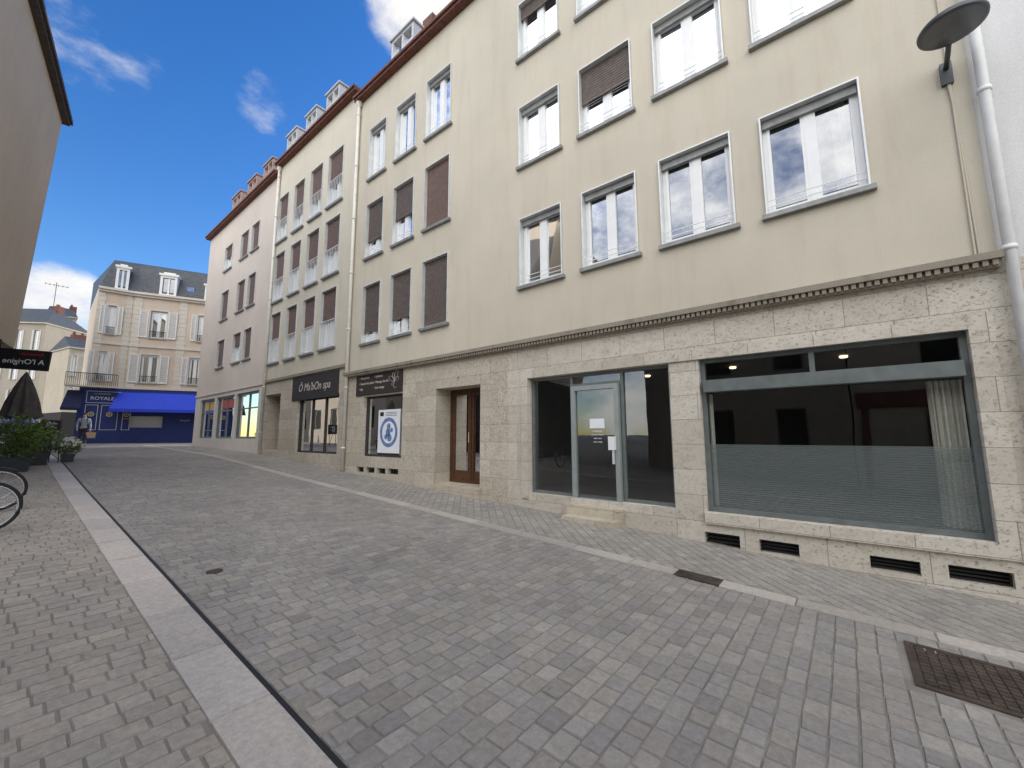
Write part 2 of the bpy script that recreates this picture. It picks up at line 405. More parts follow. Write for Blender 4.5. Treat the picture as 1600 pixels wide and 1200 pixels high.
stonefield('footway',M['sett'],dst,'small square setts laid diagonally along the facades')
def slabs(x0,x1,y0,y1,l0,l1,pal):
    out=[];y=y0
    while y<y1:
        l=random.uniform(l0,l1); out.append(([(x0,y+.004),(x1,y+.004),(x1,y+l-.004),(x0,y+l-.004)],random.gauss(0,.001),tone(pal,.05))); y+=l
    return out
KP=[(.50,.45,.405),(.53,.475,.425),(.48,.44,.405),(.52,.485,.445)]
stonefield('kerb_strip',M['kerb'],slabs(XL0,XL1,.3,33.5,.75,1.05,KP),'wide pale stone strip beside the black drain slot',.006,.003,.003)
stonefield('gutter_strip',M['kerb'],slabs(XR0,XR1,-3.2,31,.8,1.1,[(.44,.40,.355),(.475,.43,.38)]),'narrow pale stone strip along the footway',.006,.003,.003)
dr=MB()
yy=.3
while yy<33:
    dr.quad([(XL1,yy,zg(yy)-.006),(XS,yy,zg(yy)-.006),(XS,yy+.8,zg(yy+.8)-.006),(XL1,yy+.8,zg(yy+.8)-.006)]); yy+=.8
tag(dr.build('slot_drain',M['black']),'thin black slot drain along the right edge of wide pale strip','drain')
# covers
mz=zg(mc.y)
e=thing('manhole_cover','rusty brown square manhole cover set in the street at bottom right','manhole',(mc.x,mc.y,mz))
T0=lambda u,v,d:(u,v,zg(v)+d)
fr=MB(T0).frame(mx0,mx1,my0,my1,.05,-.02,.002).build('cover_frame',M['iron'],e)
cv=MB(T0)
n=11; st=(mx1-mx0-.11)/n
cv.box(mx0+.052,mx1-.052,my0+.052,my1-.052,-.02,-.006)
for i in range(n):
    for j in range(n):
        cv.box(mx0+.055+i*st+.006,mx0+.055+(i+1)*st-.006,my0+.055+j*st+.006,my0+.055+(j+1)*st-.006,-.006,.002)
cv.build('cover_plate',M['iron'],e)
p=G(335,893); e=MB().lathe((p.x,p.y,p.z+.004),[(.0,.004),(.05,.004),(.053,0),(.06,0),(.062,.004),(.075,.004),(.078,-.01)],24)
tag(e.build('access_cover',M['iron']),'small round iron access cover among the street setts','cover')
p=G(1085,908); e=thing('drain_grate','small iron drain grate set in narrow stone strip','grate',p)
gq=MB(T0).frame(XR0-.0,XR1+.0,p.y-.24,p.y+.24,.02,-.01,.009)
for k in range(6): gq.box(XR0+.03+k*.03,XR0+.045+k*.03,p.y-.22,p.y+.22,-.01,.008)
gq.build('grate_bars',M['iron'],e)
# ---------------------------------------------------------------- building 1
uR=us((1557,395)); uB=us((560,165),(545,585),(535,735)); 
uB2=us((437,270),(408,705)); uE=us((330,372),(300,695))
zL=zs((1555,402),(800,540),(545,588)); zE=zs((745,0),(560,165)); zE2=zs((555,150),(435,270)); zE3=zs((435,278),(330,374))
def shell(mb,u0,u1,zt,x1=9.,uu=None):
    mb.quad([(u0,-2,0),(u0,zt,0),(u0,zt,-x1),(u0,-2,-x1)]); mb.quad([(u1,-2,0),(u1,zt,0),(u1,zt,-x1),(u1,-2,-x1)])
    mb.quad([(u0,-2,-x1),(u1,-2,-x1),(u1,zt,-x1),(u0,zt,-x1)]); mb.quad([(u0,zt-.3,-x1),(u1,zt-.3,-x1),(u1,zt-.3,0),(u0,zt-.3,0)])
B1=thing('apartment_building','beige rendered apartment building with travertine ground floor, nearest on right','building',(W,(uR+uB)/2,zg(6)))
r1=[[(1185,183),(1342,118),(1360,288),(1197,333)],[(1030,255),(1138,207),(1150,352),(1035,383)],[(907,303),(992,270),(1000,395),(912,418)],[(812,345),(876,320),(880,437),(812,453)]]
r2=[None,[(1018,30),(1128,-15),(1132,90),(1022,152)],[(905,105),(985,62),(990,170),(907,215)],[(812,170),(875,135),(878,232),(812,265)]]
def rows(R):
    q=[x for x in R if x]
    return zs(*[x[2] for x in q],*[x[3] for x in q]), zs(*[x[0] for x in q],*[x[1] for x in q])
def cols(RR):
    out=[]
    for k in range(len(RR[0])):
        q=[R[k] for R in RR if R[k]]
        out.append((us(*[x[1] for x in q],*[x[2] for x in q]),us(*[x[0] for x in q],*[x[3] for x in q])))
    return out
rz1=rows(r1); rz2=rows(r2); rz3b=zs((812,95),(873,52)); rz3=(rz3b,rz3b+rz2[1]-rz2[0])
cl=cols([r1,r2])
a3=[[(670,122),(708,97),(706,190),(668,215)],[(622,165),(654,147),(652,235),(620,252)],[(582,202),(606,187),(605,262),(580,278)]]
a2=[[(665,258),(704,242),(703,343),(663,358)],[(615,292),(648,280),(646,370),(613,383)],[(573,322),(601,310),(598,395),(571,405)]]
a1=[[(660,410),(700,395),(700,505),(657,515)],[(612,430),(643,420),(640,520),(608,528)],[(566,447),(594,440),(593,530),(564,538)]]
ca=cols([a1,a2,a3]); za=[rows(a1),rows(a2),rows(a3)]
specs=[]
for k,c in enumerate(cl):
    for r,z in enumerate((rz1,rz2,rz3)):
        sh=0; 
        if (k,r)==(2,1): sh=.5
        if (k,r)==(3,2): sh=.22
        if (k,r)==(2,2): sh=.25
        cur=1 if (k,r) in ((0,0),(1,1)) else (3 if (k,r) in ((3,1),(3,2)) else 0)
        specs.append((c,z,sh,M['shut'],cur))
shA=[[.97,.72,.8],[1.,.55,.68],[0,0,0]]
for k,c in enumerate(ca):
    for r,z in enumerate(za):
        specs.append((c,z,shA[r][k],M['shut2'] if (k,r)==(0,1) else M['shut'],3 if r==2 else 0))
holes=[(c[0],c[1],z[0],z[1]) for c,z,*_ in specs]
up=wall(MB(TF),uR,uB,zL+.02,zE,holes,.26)
up.build('facade_wall',M['beige'],B1,recalc=False)
for c,z,sh,sm,cur in specs: window(B1,TF,c[0],c[1],z[0],z[1],sh,sm,'bars' if sh<.9 else None,cur)
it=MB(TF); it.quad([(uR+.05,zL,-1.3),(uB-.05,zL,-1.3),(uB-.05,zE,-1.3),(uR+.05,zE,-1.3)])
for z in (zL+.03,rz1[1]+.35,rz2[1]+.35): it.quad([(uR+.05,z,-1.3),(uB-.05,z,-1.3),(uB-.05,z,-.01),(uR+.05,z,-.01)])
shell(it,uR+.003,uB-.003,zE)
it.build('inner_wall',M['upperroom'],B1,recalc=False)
ld=MB(TF); ld.box(uR-.02,uB,zL-.02,zL+.06,-.05,.16); ld.box(uR-.0,uB,zL-.10,zL-.02,-.05,.09)
u=uR+.02
while u<uB-.05: ld.box(u,u+.045,zL-.085,zL-.022,.09,.135); u+=.075
ld.build('ledge',M['ledge'],B1)
def eave(B,u0,u1,z):
    s=MB(TF); s.box(u0,u1,z-.0,z+.08,-.3,.22); s.box(u0,u1,z+.08,z+.16,-.3,.28); s.build('eave',M['eave'],B)
    r=MB(TF); r.box(u0,u1,z+.0,z+.15,-8.5,-.301)
    r.build('roof',M['roof'],B)
eave(B1,uR,uB-.001,zE)
def dormer(B,pl,pr,pt,z,col,wk=.62):
    d=.2
    u1=FP(pl,pt,d)[0]; u0=FP(pr,pt,d)[0]; zt=max(z+.9,FP((pl+pr)/2,pt,d)[1]+.02); wd=(u1-u0)*wk; u0=u1-wd
    s=MB(TF); s.frame(u0,u1,z+.162,zt,.09,.03,d); s.box(u0-.05,u1+.05,zt,zt+.06,-.45,d+.06)
    s.quad([(u0,z+.15,.03),(u0,zt,.03),(u0,zt,-.35),(u0,z+.15,-.35)]); s.quad([(u1,z+.15,.03),(u1,zt,.03),(u1,zt,-.35),(u1,z+.15,-.35)])
    uc=(u0+u1)/2; s.box(uc-.04,uc+.04,z+.252,zt-.09,.04,d-.01)
    o=s.build('dormer',col,B); MB(TF).quad([(u0+.09,z+.25,.09),(u1-.09,z+.25,.09),(u1-.09,zt-.09,.09),(u0+.09,zt-.09,.09)]).build('pane',M['glassu'],o,recalc=False)
dormer(B1,613,655,48,zE,M['zinc'],.8)
cu_,cz_=FP(668,30,-.9); MB(TF).box(cu_-.25,cu_+.25,zE+.15,cz_+.1,-1.5,-.9).build('chimney',M['roof'],B1)
# ground floor openings
def RQ(tl,tr,br,bl): return [us(tr,br),us(tl,bl),zs(bl,br),zs(tl,tr)]
S1=RQ((1090,560),(1515,515),(1555,848),(1105,800))
S2=RQ((822,592),(1045,567),(1055,795),(830,770))
D1=RQ((680,608),(750,600),(750,768),(680,757)); D1[2]=zg((D1[0]+D1[1])/2)+.17
P1=RQ((567,622),(628,612),(628,717),(567,712))
vents=[RQ((1100,832),(1155,836),(1158,862),(1103,853)),RQ((1185,843),(1248,850),(1250,872),(1188,862)),RQ((1358,868),(1438,878),(1440,900),(1362,890)),RQ((1480,883),(1584,895),(1588,920),(1486,908))]
vents+= [RQ((557,729),(568,730),(568,738),(557,737)),RQ((572,730),(585,731),(585,740),(572,738)),RQ((589,731),(602,732),(602,741),(589,740)),RQ((606,732),(622,733),(622,742),(606,741))]
for v in vents:
    if v[3]-v[2]<.1: v[3]=v[2]+.12
gh=[(*S1,.25),(*S2,.25),(*D1,.62),(*P1,.2)]+[(*v,.22) for v in vents]
uM=us((790,560),(800,780))
gw=MB(TF); wall(gw,uR,uM,-1.2,zL-.1,[h for h in gh if h[1]<uM+.2 and h[0]<uM],.25); gw.build('stone_base',M['trav'],B1,recalc=False)
gw=MB(TF); wall(gw,uM,uB,-1.2,zL-.1,[h for h in gh if h[0]>uM],.25); gw.build('stone_base',M['trav2'],B1,recalc=False)
tr=MB(TF); 
tr.box(S2[1]+.003,S2[1]+.17,S2[2]-.1,S2[3]+.16,-.02,.035); tr.box(S1[0]-.2,S1[0]-.003,S1[2]-.16,S1[3]+.17,-.02,.035)
tr.box(S1[0]-.003,S2[1]+.003,S2[3]+.003,S2[3]+.16,-.02,.035)
tr.box(S1[0]-.003,S1[1]+.02,S1[2]-.16,S1[2]-.003,-.02,.05)
tr.build('stone_surround',M['trav'],B1)
for v in vents:
    m=MB(TF); m.quad([(v[0],v[2],-.2),(v[1],v[2],-.2),(v[1],v[3],-.2),(v[0],v[3],-.2)])
    n=4
    for k in range(n): z=v[2]+(v[3]-v[2])*(k+.5)/n; m.box(v[0]+.002,v[1]-.002,z-.012,z+.008,-.12,-.09)
    m.build('cellar_vent',M['black'],B1)
# big shop window
u0,u1,v0,v1=S1
zt0=zs((1095,612),(1520,588)); zt1=zs((1095,592),(1518,566)); um=us((1267,560))
s=MB(TF); s.frame(u0+.002,u1-.002,v0+.002,v1-.002,.06,-.2,-.1); s.box(u0+.062,u1-.062,zt0,zt1,-.2,.035); s.box(um-.03,um+.03,zt1,v1-.062,-.19,-.09)
sw=s.build('window',M['greymetal'],B1); sw['label']='wide grey framed shop window with striped frosted film'
MB(TF).quad([(u0+.06,v0+.06,-.15),(u1-.06,v0+.06,-.15),(u1-.06,zt0,-.15),(u0+.06,zt0,-.15)]).build('pane',M['glasss'],sw,recalc=False)
MB(TF).quad([(u0+.06,zt1,-.15),(u1-.06,zt1,-.15),(u1-.06,v1-.06,-.15),(u0+.06,v1-.06,-.15)]).build('transom_pane',M['glasss'],sw,recalc=False)
zf=zs((1110,696),(1535,697)); MB(TF).quad([(u0+.06,v0+.06,-.156),(u1-.06,v0+.06,-.156),(u1-.06,zf,-.156),(u0+.06,zf,-.156)]).build('frosted_film',M['film'],sw,recalc=False)
curtain(TF,u1-.13,u1-.07,v0+.08,zt0-.02,-.22,sw,None,2,.015); curtain(TF,u0+.065,us((1464,700)),v0+.08,zt0-.02,-.24,sw,None,6,.03)
ru0,ru1=S1[0]-.3,S2[1]+.2; rz0,rz1_=S2[2]-.02,S1[3]+.08
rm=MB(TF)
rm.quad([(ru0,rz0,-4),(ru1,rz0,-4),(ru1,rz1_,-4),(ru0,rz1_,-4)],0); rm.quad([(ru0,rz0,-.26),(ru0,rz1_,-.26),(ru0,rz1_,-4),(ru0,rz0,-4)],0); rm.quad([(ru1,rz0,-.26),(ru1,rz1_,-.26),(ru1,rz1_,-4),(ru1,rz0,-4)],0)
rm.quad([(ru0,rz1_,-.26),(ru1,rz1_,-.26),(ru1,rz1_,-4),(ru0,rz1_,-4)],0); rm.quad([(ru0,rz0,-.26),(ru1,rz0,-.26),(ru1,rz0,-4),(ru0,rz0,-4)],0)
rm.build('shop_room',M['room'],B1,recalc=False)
for (px,py) in ((1145,575),(1318,558),(1012,588)):
    r=ray(px,py); t=(rz1_-.03-H)/r.z
    if t>0 and r.x*t<W+3.9: MB().lathe((r.x*t,r.y*t,rz1_-.03),[(0,-.01),(.048,-.01),(.056,0),(.056,.02)],16).build('ceiling_lamp',M['lampin'],B1)
# glass door front
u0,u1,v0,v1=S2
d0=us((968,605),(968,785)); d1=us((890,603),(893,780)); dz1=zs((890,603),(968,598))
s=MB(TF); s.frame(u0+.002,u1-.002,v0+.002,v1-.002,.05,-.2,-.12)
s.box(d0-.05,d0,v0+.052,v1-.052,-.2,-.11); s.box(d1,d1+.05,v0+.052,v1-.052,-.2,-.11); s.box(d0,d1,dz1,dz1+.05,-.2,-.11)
sf=s.build('shop_front',M['greymetal'],B1)
g_=MB(TF)
for a,b,c,e in ((u0+.05,d0-.05,v0+.05,v1-.05),(d1+.05,u1-.05,v0+.05,v1-.05),(d0,d1,dz1+.05,v1-.05)): g_.quad([(a,c,-.16),(b,c,-.16),(b,e,-.16),(a,e,-.16)])
g_.build('pane',M['glasss'],sf,recalc=False)
s=MB(TF); s.frame(d0+.01,d1-.01,v0-.08,dz1-.005,.085,-.12,-.02)
dd=s.build('door',M['doormetal'],B1); dd['label']='pale metal framed glass door with opening hours'
MB(TF).quad([(d0+.09,v0,-.07),(d1-.09,v0,-.07),(d1-.09,dz1-.09,-.07),(d0+.09,dz1-.09,-.07)]).build('pane',M['glasss'],dd,recalc=False)
MB(TF).box(d0+.1,d0+.13,zs((958,725)),zs((958,690)),-.02,.03).build('handle',M['alu'],dd)
lb0,lb1=us((962,690)),us((952,690)); MB(TF).box(lb0,lb1,zs((957,703)),zs((957,682)),-.02,.05).build('letterbox',M['pvc'],dd)
n0,n1=us((942,660)),us((919,660)); MB(TF).box(n0,n1,zs((930,669)),zs((930,654)),-.066,-.062).build('notice',M['paper'],dd)
nb=(n0+n1)/2
for i,(t_,w_) in enumerate((('HORAIRES',.19),('DU LUNDI AU VENDREDI',.24),('9H00  12H00',.15),('13H30  17H00',.17))):
    text('lettering',t_,.05,(W+.064,nb,zs((930,674+i*5.6))),(0,-1,0),(0,0,1),M['ink'],dd,w_)
st=MB(TF); gz=zg((d0+d1)/2)
st.box(d0-.05,d1+.1,-.6,v0-.1,.003,.10); st.box(d0-.02,d1+.03,-.6,gz+.075,.10,.33)
st.build('door_step',M['stone_step'],B1)
# wooden door
u0,u1,v0,v1=D1
wd=MB(TF); wd.frame(u0+.003,u1-.003,v0,v1-.003,.07,-.6,-.5)
uc=u0+(u1-u0)*.52
wd.box(uc-.03,uc+.03,v0,v1-.073,-.59,-.49)
for a,b in ((u0+.073,uc-.03),(uc+.03,u1-.073)):
    wd.frame(a,b,v0+.002,v1-.08,.07,-.58,-.51); wd.box(a+.07,b-.07,v0+.07,v0+.3,-.56,-.525)
w_=wd.build('door',M['wood'],B1); w_['label']='brown wooden entrance door set deep in stone recess'
MB(TF).quad([(u0+.08,v0+.3,-.545),(u1-.08,v0+.3,-.545),(u1-.08,v1-.08,-.545),(u0+.08,v1-.08,-.545)]).build('pane',M['glasss'],w_,recalc=False)
MB(TF).quad([(u0,v0,-.61),(u1,v0,-.61),(u1,v1,-.61),(u0,v1,-.61)]).build('door_back',M['dark'],w_,recalc=False)
MB(TF).tube([(uc+.02,v0+1.0,-.46),(uc+.02,v0+1.25,-.46)],.012,8).build('handle',M['gold'],w_)
MB(TF).box(u0-.05,u1+.03,-.5,v0-.01,-.6,.12).build('door_step',M['stone_step'],B1)
text('house_number','7',.13,(W-.004,us((716,592)),zs((716,592))),(0,-1,0),(0,0,1),M['black'],B1)
# beauty shop window + sign
u0,u1,v0,v1=P1
s=MB(TF).frame(u0+.002,u1-.002,v0+.002,v1-.002,.06,-.17,-.1); bw=s.build('window',M['signgrey'],B1)
MB(TF).quad([(u0+.05,v0+.05,-.14),(u1-.05,v0+.05,-.14),(u1-.05,v1-.05,-.14),(u0+.05,v1-.05,-.14)]).build('pane',M['glasss'],bw,recalc=False)
MB(TF).quad([(u0,v0,-.19),(u1,v0,-.19),(u1,v1,-.19),(u0,v1,-.19)]).build('inner_panel',M['dark'],bw,recalc=False)
sg=RQ((558,585),(630,573),(630,609),(558,622)); sgn=thing('shop_sign','dark brown sign with treatment list and flower emblem above poster window','sign',(W,(sg[0]+sg[1])/2,sg[2]))
MB(TF).box(sg[0],sg[1],sg[2],sg[3],.003,.03).build('board',M['signbrown'],sgn)
sh_=sg[3]-sg[2]; sl=sg[1]-sg[0]
for c,(uu,L) in enumerate(((sg[1]-.08*sl,['• Manucures','• Beauté des pieds','• Spa']),(sg[1]-.42*sl,['• Epilation','• Massage du dos','• Soin visage']))):
    for i,t_ in enumerate(L): text('lettering',t_,sh_*.15,(W-.033,uu,sg[2]+sh_*(.76-.24*i)),(0,-1,0),(0,0,1),M['signtext'],sgn,None,'LEFT')
fl=MB(TF); fu,fz=sg[0]+.15*sl,sg[2]+.5*sh_
for a,kk in ((.35,1.25),(1.2,1.0),(2.0,1.35),(2.9,.9),(5.4,.8)):
    pts=[]
    for q in range(11):
        t=q/10*2*math.pi; l=sh_*.17*kk*(1-math.cos(t)); w2=sh_*.075*kk*math.sin(t)
        pts.append((fu+l*math.cos(a)-w2*math.sin(a),fz+l*math.sin(a)+w2*math.cos(a),.033))
    fl.tube(pts,.0045,4)
fl.tube([(fu,fz,.033),(fu+.06,fz-.2*sh_,.033),(fu-.02,fz-.34*sh_,.033),(fu-.09,fz-.28*sh_,.033)],.005,4)
fl.build('flower_emblem',M['signtext'],sgn)
po=RQ((585,641),(620,638),(618,713),(585,711)); pz=po[3]-po[2]; pw=po[1]-po[0]; pc=(po[0]+po[1])/2
pst=thing('poster','white poster with blue round picture in beauty shop window','poster',(W,pc,po[2]))
MB(TF).box(po[0],po[1],po[2],po[3],-.125,-.118).build('sheet',M['paper'],pst)
q=MB(); q.lathe((W+.116,pc,po[2]+pz*.5),[(pw*.30,0),(pw*.40,0)],28,0,(-1,0,0)); q.build('ring',M['blueposter'],pst)
q=MB(TF)
for rr,uo,vo in ((.085,0,.13),(.11,.02,.0),(.10,-.05,-.12),(.07,.12,-.1),(.06,-.14,.05)): q.lathe((W+.1155,pc+uo*pw,po[2]+pz*(.5+vo)),[(0,0),(pw*rr,0)],14,0,(-1,0,0))
q.build('figure',M['blueposter'],pst)
q=MB(TF); q.box(po[1]-pw*.25,po[1]-pw*.08,po[3]-pz*.14,po[3]-pz*.05,-.117,-.115)
for i in range(3): q.box(po[0]+pw*.15,po[1]-pw*.35,po[3]-pz*(.07+i*.035),po[3]-pz*(.06+i*.035),-.117,-.115)
q.box(po[0],po[1],po[2],po[2]+pz*.05,-.117,-.115); q.build('logo',M['black'],pst)
# downpipes
def pipe(B,pts,r,mat,hop=True):
    s=MB(TF); s.tube([(p[0],p[1],r+.03) for p in pts],r,12)
    z=pts[0][1]-.5
    while z>pts[-1][1]+.3:
        t=(pts[0][1]-z)/(pts[0][1]-pts[-1][1]); u=pts[0][0]+(pts[-1][0]-pts[0][0])*t
        s.tube([(u,z,r+.03),(u,z+.05,r+.03)],r+.012,12); z-=1.9
    if hop: s.lathe(TF(pts[0][0],pts[0][1]-.18,r+.03),[(r,0),(r+.05,.1),(r+.06,.18)],12)
    s.build('downpipe',mat,B,True)
pipe(B1,[(uB-.12,zE),(uB-.12,zg(uB))],.055,M['pipe'])
# ---------------------------------------------------------------- shelves with goods behind shop glass
def goods_shelf(u0,u1,v0,v1,what,shelf_label,cols_,nrow=4,ncol=4,pale=True):
    sf=MB(TF); dz=(v1-v0-.3)/nrow
    for k in range(nrow): z=v0+.12+k*dz; sf.box(u0+.1,u1-.1,z,z+.03,-.6,-.3)
    sf.box(u0+.08,u0+.1,v0,v1-.2,-.6,-.3); sf.box(u1-.1,u1-.08,v0,v1-.2,-.6,-.3)
    tag(sf.build('display_shelf',M['pvc']),shelf_label,'shelf')
    for k in range(nrow):
        z=v0+.15+k*dz
        for j in range(ncol):
            st_=(u1-u0-.3)/ncol; x=u0+.15+st_*j+random.uniform(0,.1*st_); hgt=random.uniform(.4,.85)*dz; wd_=st_*random.uniform(.55,.85)
            m_=MB(TF); m_.box(x,x+wd_,z+.001,z+hgt*.8,-.52,-.34); m_.box(x+wd_*.2,x+wd_*.8,z+hgt*.8,z+hgt,-.5,-.36)
            tag(m_.build('package',random.choice(cols_)),'small package on display shelf in %s'%what,'package','packages in %s'%what)
# ---------------------------------------------------------------- building 2
B2=thing('apartment_building','cream rendered apartment building with white balcony railings, middle of the row','building',(W,(uB+uB2)/2,zg(16)))
zr=[(zs((524,545),(422,565)),zs((524,453),(422,490))),(zs((532,425),(430,470)),zs((532,337),(432,398))),(zs((537,315),(438,372)),zs((537,230),(440,308)))]
cc=[]
for k in range(4):
    L=[((501,510),(524,510)),((472,515),(492,515)),((446,520),(463,520)),((422,528),(437,528))][k]
    L2=[((508,385),(532,385)),((480,405),(498,405)),((455,418),(470,418)),((430,434),(445,434))][k]
    cc.append((us(L[1],L2[1]),us(L[0],L2[0])))
SG2=RQ((458,592),(530,577),(530,618),(458,627)); SW2=RQ((463,622),(529,614),(527,711),(463,706)); DR2=RQ((412,618),(436,615),(436,706),(412,702))
zb2=SG2[3]+.12
h2=[(c[0],c[1],z[0],z[1]) for c in cc for z in zr]
wall(MB(TF),uB,uB2,zb2,zE2,h2,.26).build('facade_wall',M['cream'],B2,recalc=False)
wall(MB(TF),uB,uB2,-1,zb2,[(*SW2,.25),(*DR2,.7)],.25).build('stone_base',M['trav2'],B2,recalc=False)
shs=[[.52,.55,.58],[.5,.6,.62],[.55,.5,.66],[.5,.58,.6]]
for k,c in enumerate(cc):
    for r,z in enumerate(zr): window(B2,TF,c[0],c[1],z[0],z[1],shs[k][r],M['shut2'],'balcony',0,sill=True,lining=True)
it=MB(TF); it.quad([(uB+.05,zb2,-1.2),(uB2-.05,zb2,-1.2),(uB2-.05,zE2,-1.2),(uB+.05,zE2,-1.2)]); shell(it,uB+.003,uB2-.003,zE2); it.build('inner_wall',M['upperroom'],B2,recalc=False)
MB(TF).box(uB+.002,uB2-.002,zb2-.08,zb2+.02,-.05,.07).build('ledge',M['ledge'],B2)
eave(B2,uB+.001,uB2-.001,zE2)
for a in ((511,543,146),(479,505,183),(449,473,217)): dormer(B2,*a,zE2,M['zinc'])
pipe(B2,[(uB2-.12,zE2),(uB2-.12,zg(uB2))],.055,M['pipe'])
sgn=thing('shop_sign','dark spa sign with pale slanted lettering over second shop window','sign',(W,(SG2[0]+SG2[1])/2,SG2[2]))
MB(TF).box(SG2[0],SG2[1],SG2[2],SG2[3],.003,.03).build('board',M['signgrey'],sgn)
text('lettering',"Ô Ma'bOn spa",.5,(W-.033,(SG2[0]+SG2[1])/2,(SG2[2]+SG2[3])/2),(0,-1,0),(0,0,1),M['signtext'],sgn,(SG2[1]-SG2[0])*.68,shear=.25)
u0,u1,v0,v1=SW2
s=MB(TF).frame(u0+.002,u1-.002,v0+.002,v1-.002,.06,-.2,-.1)
for k in (.36,.68): x=u0+(u1-u0)*k; s.box(x-.03,x+.03,v0+.06,v1-.06,-.19,-.11)
o=s.build('window',M['signgrey'],B2); MB(TF).quad([(u0+.05,v0+.05,-.15),(u1-.05,v0+.05,-.15),(u1-.05,v1-.05,-.15),(u0+.05,v1-.05,-.15)]).build('pane',M['glasss'],o,recalc=False)
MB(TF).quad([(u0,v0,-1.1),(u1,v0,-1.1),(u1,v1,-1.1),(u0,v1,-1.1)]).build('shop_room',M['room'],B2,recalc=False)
goods_shelf(u0+.1,u1-.1,v0,v1-.5,'the spa shop window','pale display shelf inside the spa shop window',[GOODS[2],GOODS[5],GOODS[6],GOODS[6],GOODS[4]],4,6)
u0,u1,v0,v1=DR2
MB(TF).frame(u0+.003,u1-.003,v0,v1-.003,.08,-.68,-.6).build('door',M['wood'],B2)
MB(TF).quad([(u0,v0,-.64),(u1,v0,-.64),(u1,v1,-.64),(u0,v1,-.64)]).build('door_panel',M['wood'],B2,recalc=False)
# ---------------------------------------------------------------- building 3
B3=thing('apartment_building','pinkish rendered apartment building at the far end of the row','building',(W,(uB2+uE)/2,zg(25)))
zr3=[(zs((391,560),(338,575)),zs((391,512),(338,535))),(zs((400,475),(345,500)),zs((400,428),(346,457))),(zs((408,388),(352,420)),zs((408,347),(354,385)))]
c3=[(us((391,536),(400,450),(408,368)),us((379,536),(389,450),(396,368))),(us((374,544),(383,462),(391,382)),us((363,544),(371,462),(379,382))),(us((350,555),(357,478),(364,402)),us((339,555),(346,478),(353,402)))]
SWs=[RQ((367,614),(402,611),(402,686),(367,685)),RQ((336,621),(364,618),(364,685),(336,685)),RQ((311,627),(333,624),(333,684),(311,684))]
for s_ in SWs: s_[2]=SWs[0][2]; s_[3]=(SWs[0][3]+SWs[1][3])/2
zb3=SWs[0][3]+.25
h3=[(c[0],c[1],z[0],z[1]) for c in c3 for z in zr3]
wall(MB(TF),uB2,uE,zb3,zE3,h3,.26).build('facade_wall',M['pink'],B3,recalc=False)
wall(MB(TF),uB2,uE,-1,zb3,[(*s_,.25) for s_ in SWs],.25).build('shop_base',M['shopwhite'],B3,recalc=False)
for k,c in enumerate(c3):
    for r,z in enumerate(zr3): window(B3,TF,c[0],c[1],z[0],z[1],[[.95,.4,.9],[.95,.9,.9],[.9,.9,.4]][r][k],M['shut2'],None,0)
it=MB(TF); it.quad([(uB2+.05,zb3,-1.2),(uE-.05,zb3,-1.2),(uE-.05,zE3,-1.2),(uB2+.05,zE3,-1.2)]); shell(it,uB2+.003,uE-.003,zE3); it.build('inner_wall',M['upperroom'],B3,recalc=False)
MB(TF).box(uB2+.002,uE-.002,zb3-.06,zb3+.02,-.05,.05).build('ledge',M['shopwhite'],B3)
gb=MB(TF); gb.quad([(uE,-1,0),(uE,zE3,0),(uE,zE3,-9),(uE,-1,-9)]); gb.build('gable_wall',M['pink'],B3,recalc=False)
eave(B3,uB2+.001,uE+.1,zE3)
for a in ((413,435,258),(388,409,287),(364,384,312)): dormer(B3,*a,zE3,M['dormred'])
for i,s_ in enumerate(SWs):
    u0,u1,v0,v1=s_; um=(u0+u1)/2
    s=MB(TF).frame(u0+.002,u1-.002,v0+.002,v1-.002,.09,-.2,-.1); s.box(um-.03,um+.03,v0+.09,v1-.09,-.19,-.11); s.box(u0+.09,um-.03,v1-.75,v1-.7,-.19,-.11); s.box(um+.03,u1-.09,v1-.75,v1-.7,-.19,-.11)
    o=s.build('window',M['greymetal'],B3); MB(TF).quad([(u0+.05,v0+.05,-.15),(u1-.05,v0+.05,-.15),(u1-.05,v1-.05,-.15),(u0+.05,v1-.05,-.15)]).build('pane',M['glasss'],o,recalc=False)
    MB(TF).quad([(u0,v0,-1.1),(u1,v0,-1.1),(u1,v1,-1.1),(u0,v1,-1.1)]).build('shop_room',M['lightroom'],B3,recalc=False)
    nm=['nearest','middle','farthest'][i]
    goods_shelf(u0,u1,v0,v1-.5,'the %s shop window of pink building'%nm,'white display shelf inside the %s shop window of pink building'%nm,[GOODS[2],GOODS[5],GOODS[2],GOODS[0],GOODS[3],GOODS[6]],4,4)
    if i: tag(MB(TF).box(u0+.5,u1-.5,v1-.6,v1-.15,-.144,-.14).build('window_banner',GOODS[[1,1,3][i]]),'coloured banner at the top of the %s shop window of pink building'%nm,'banner')
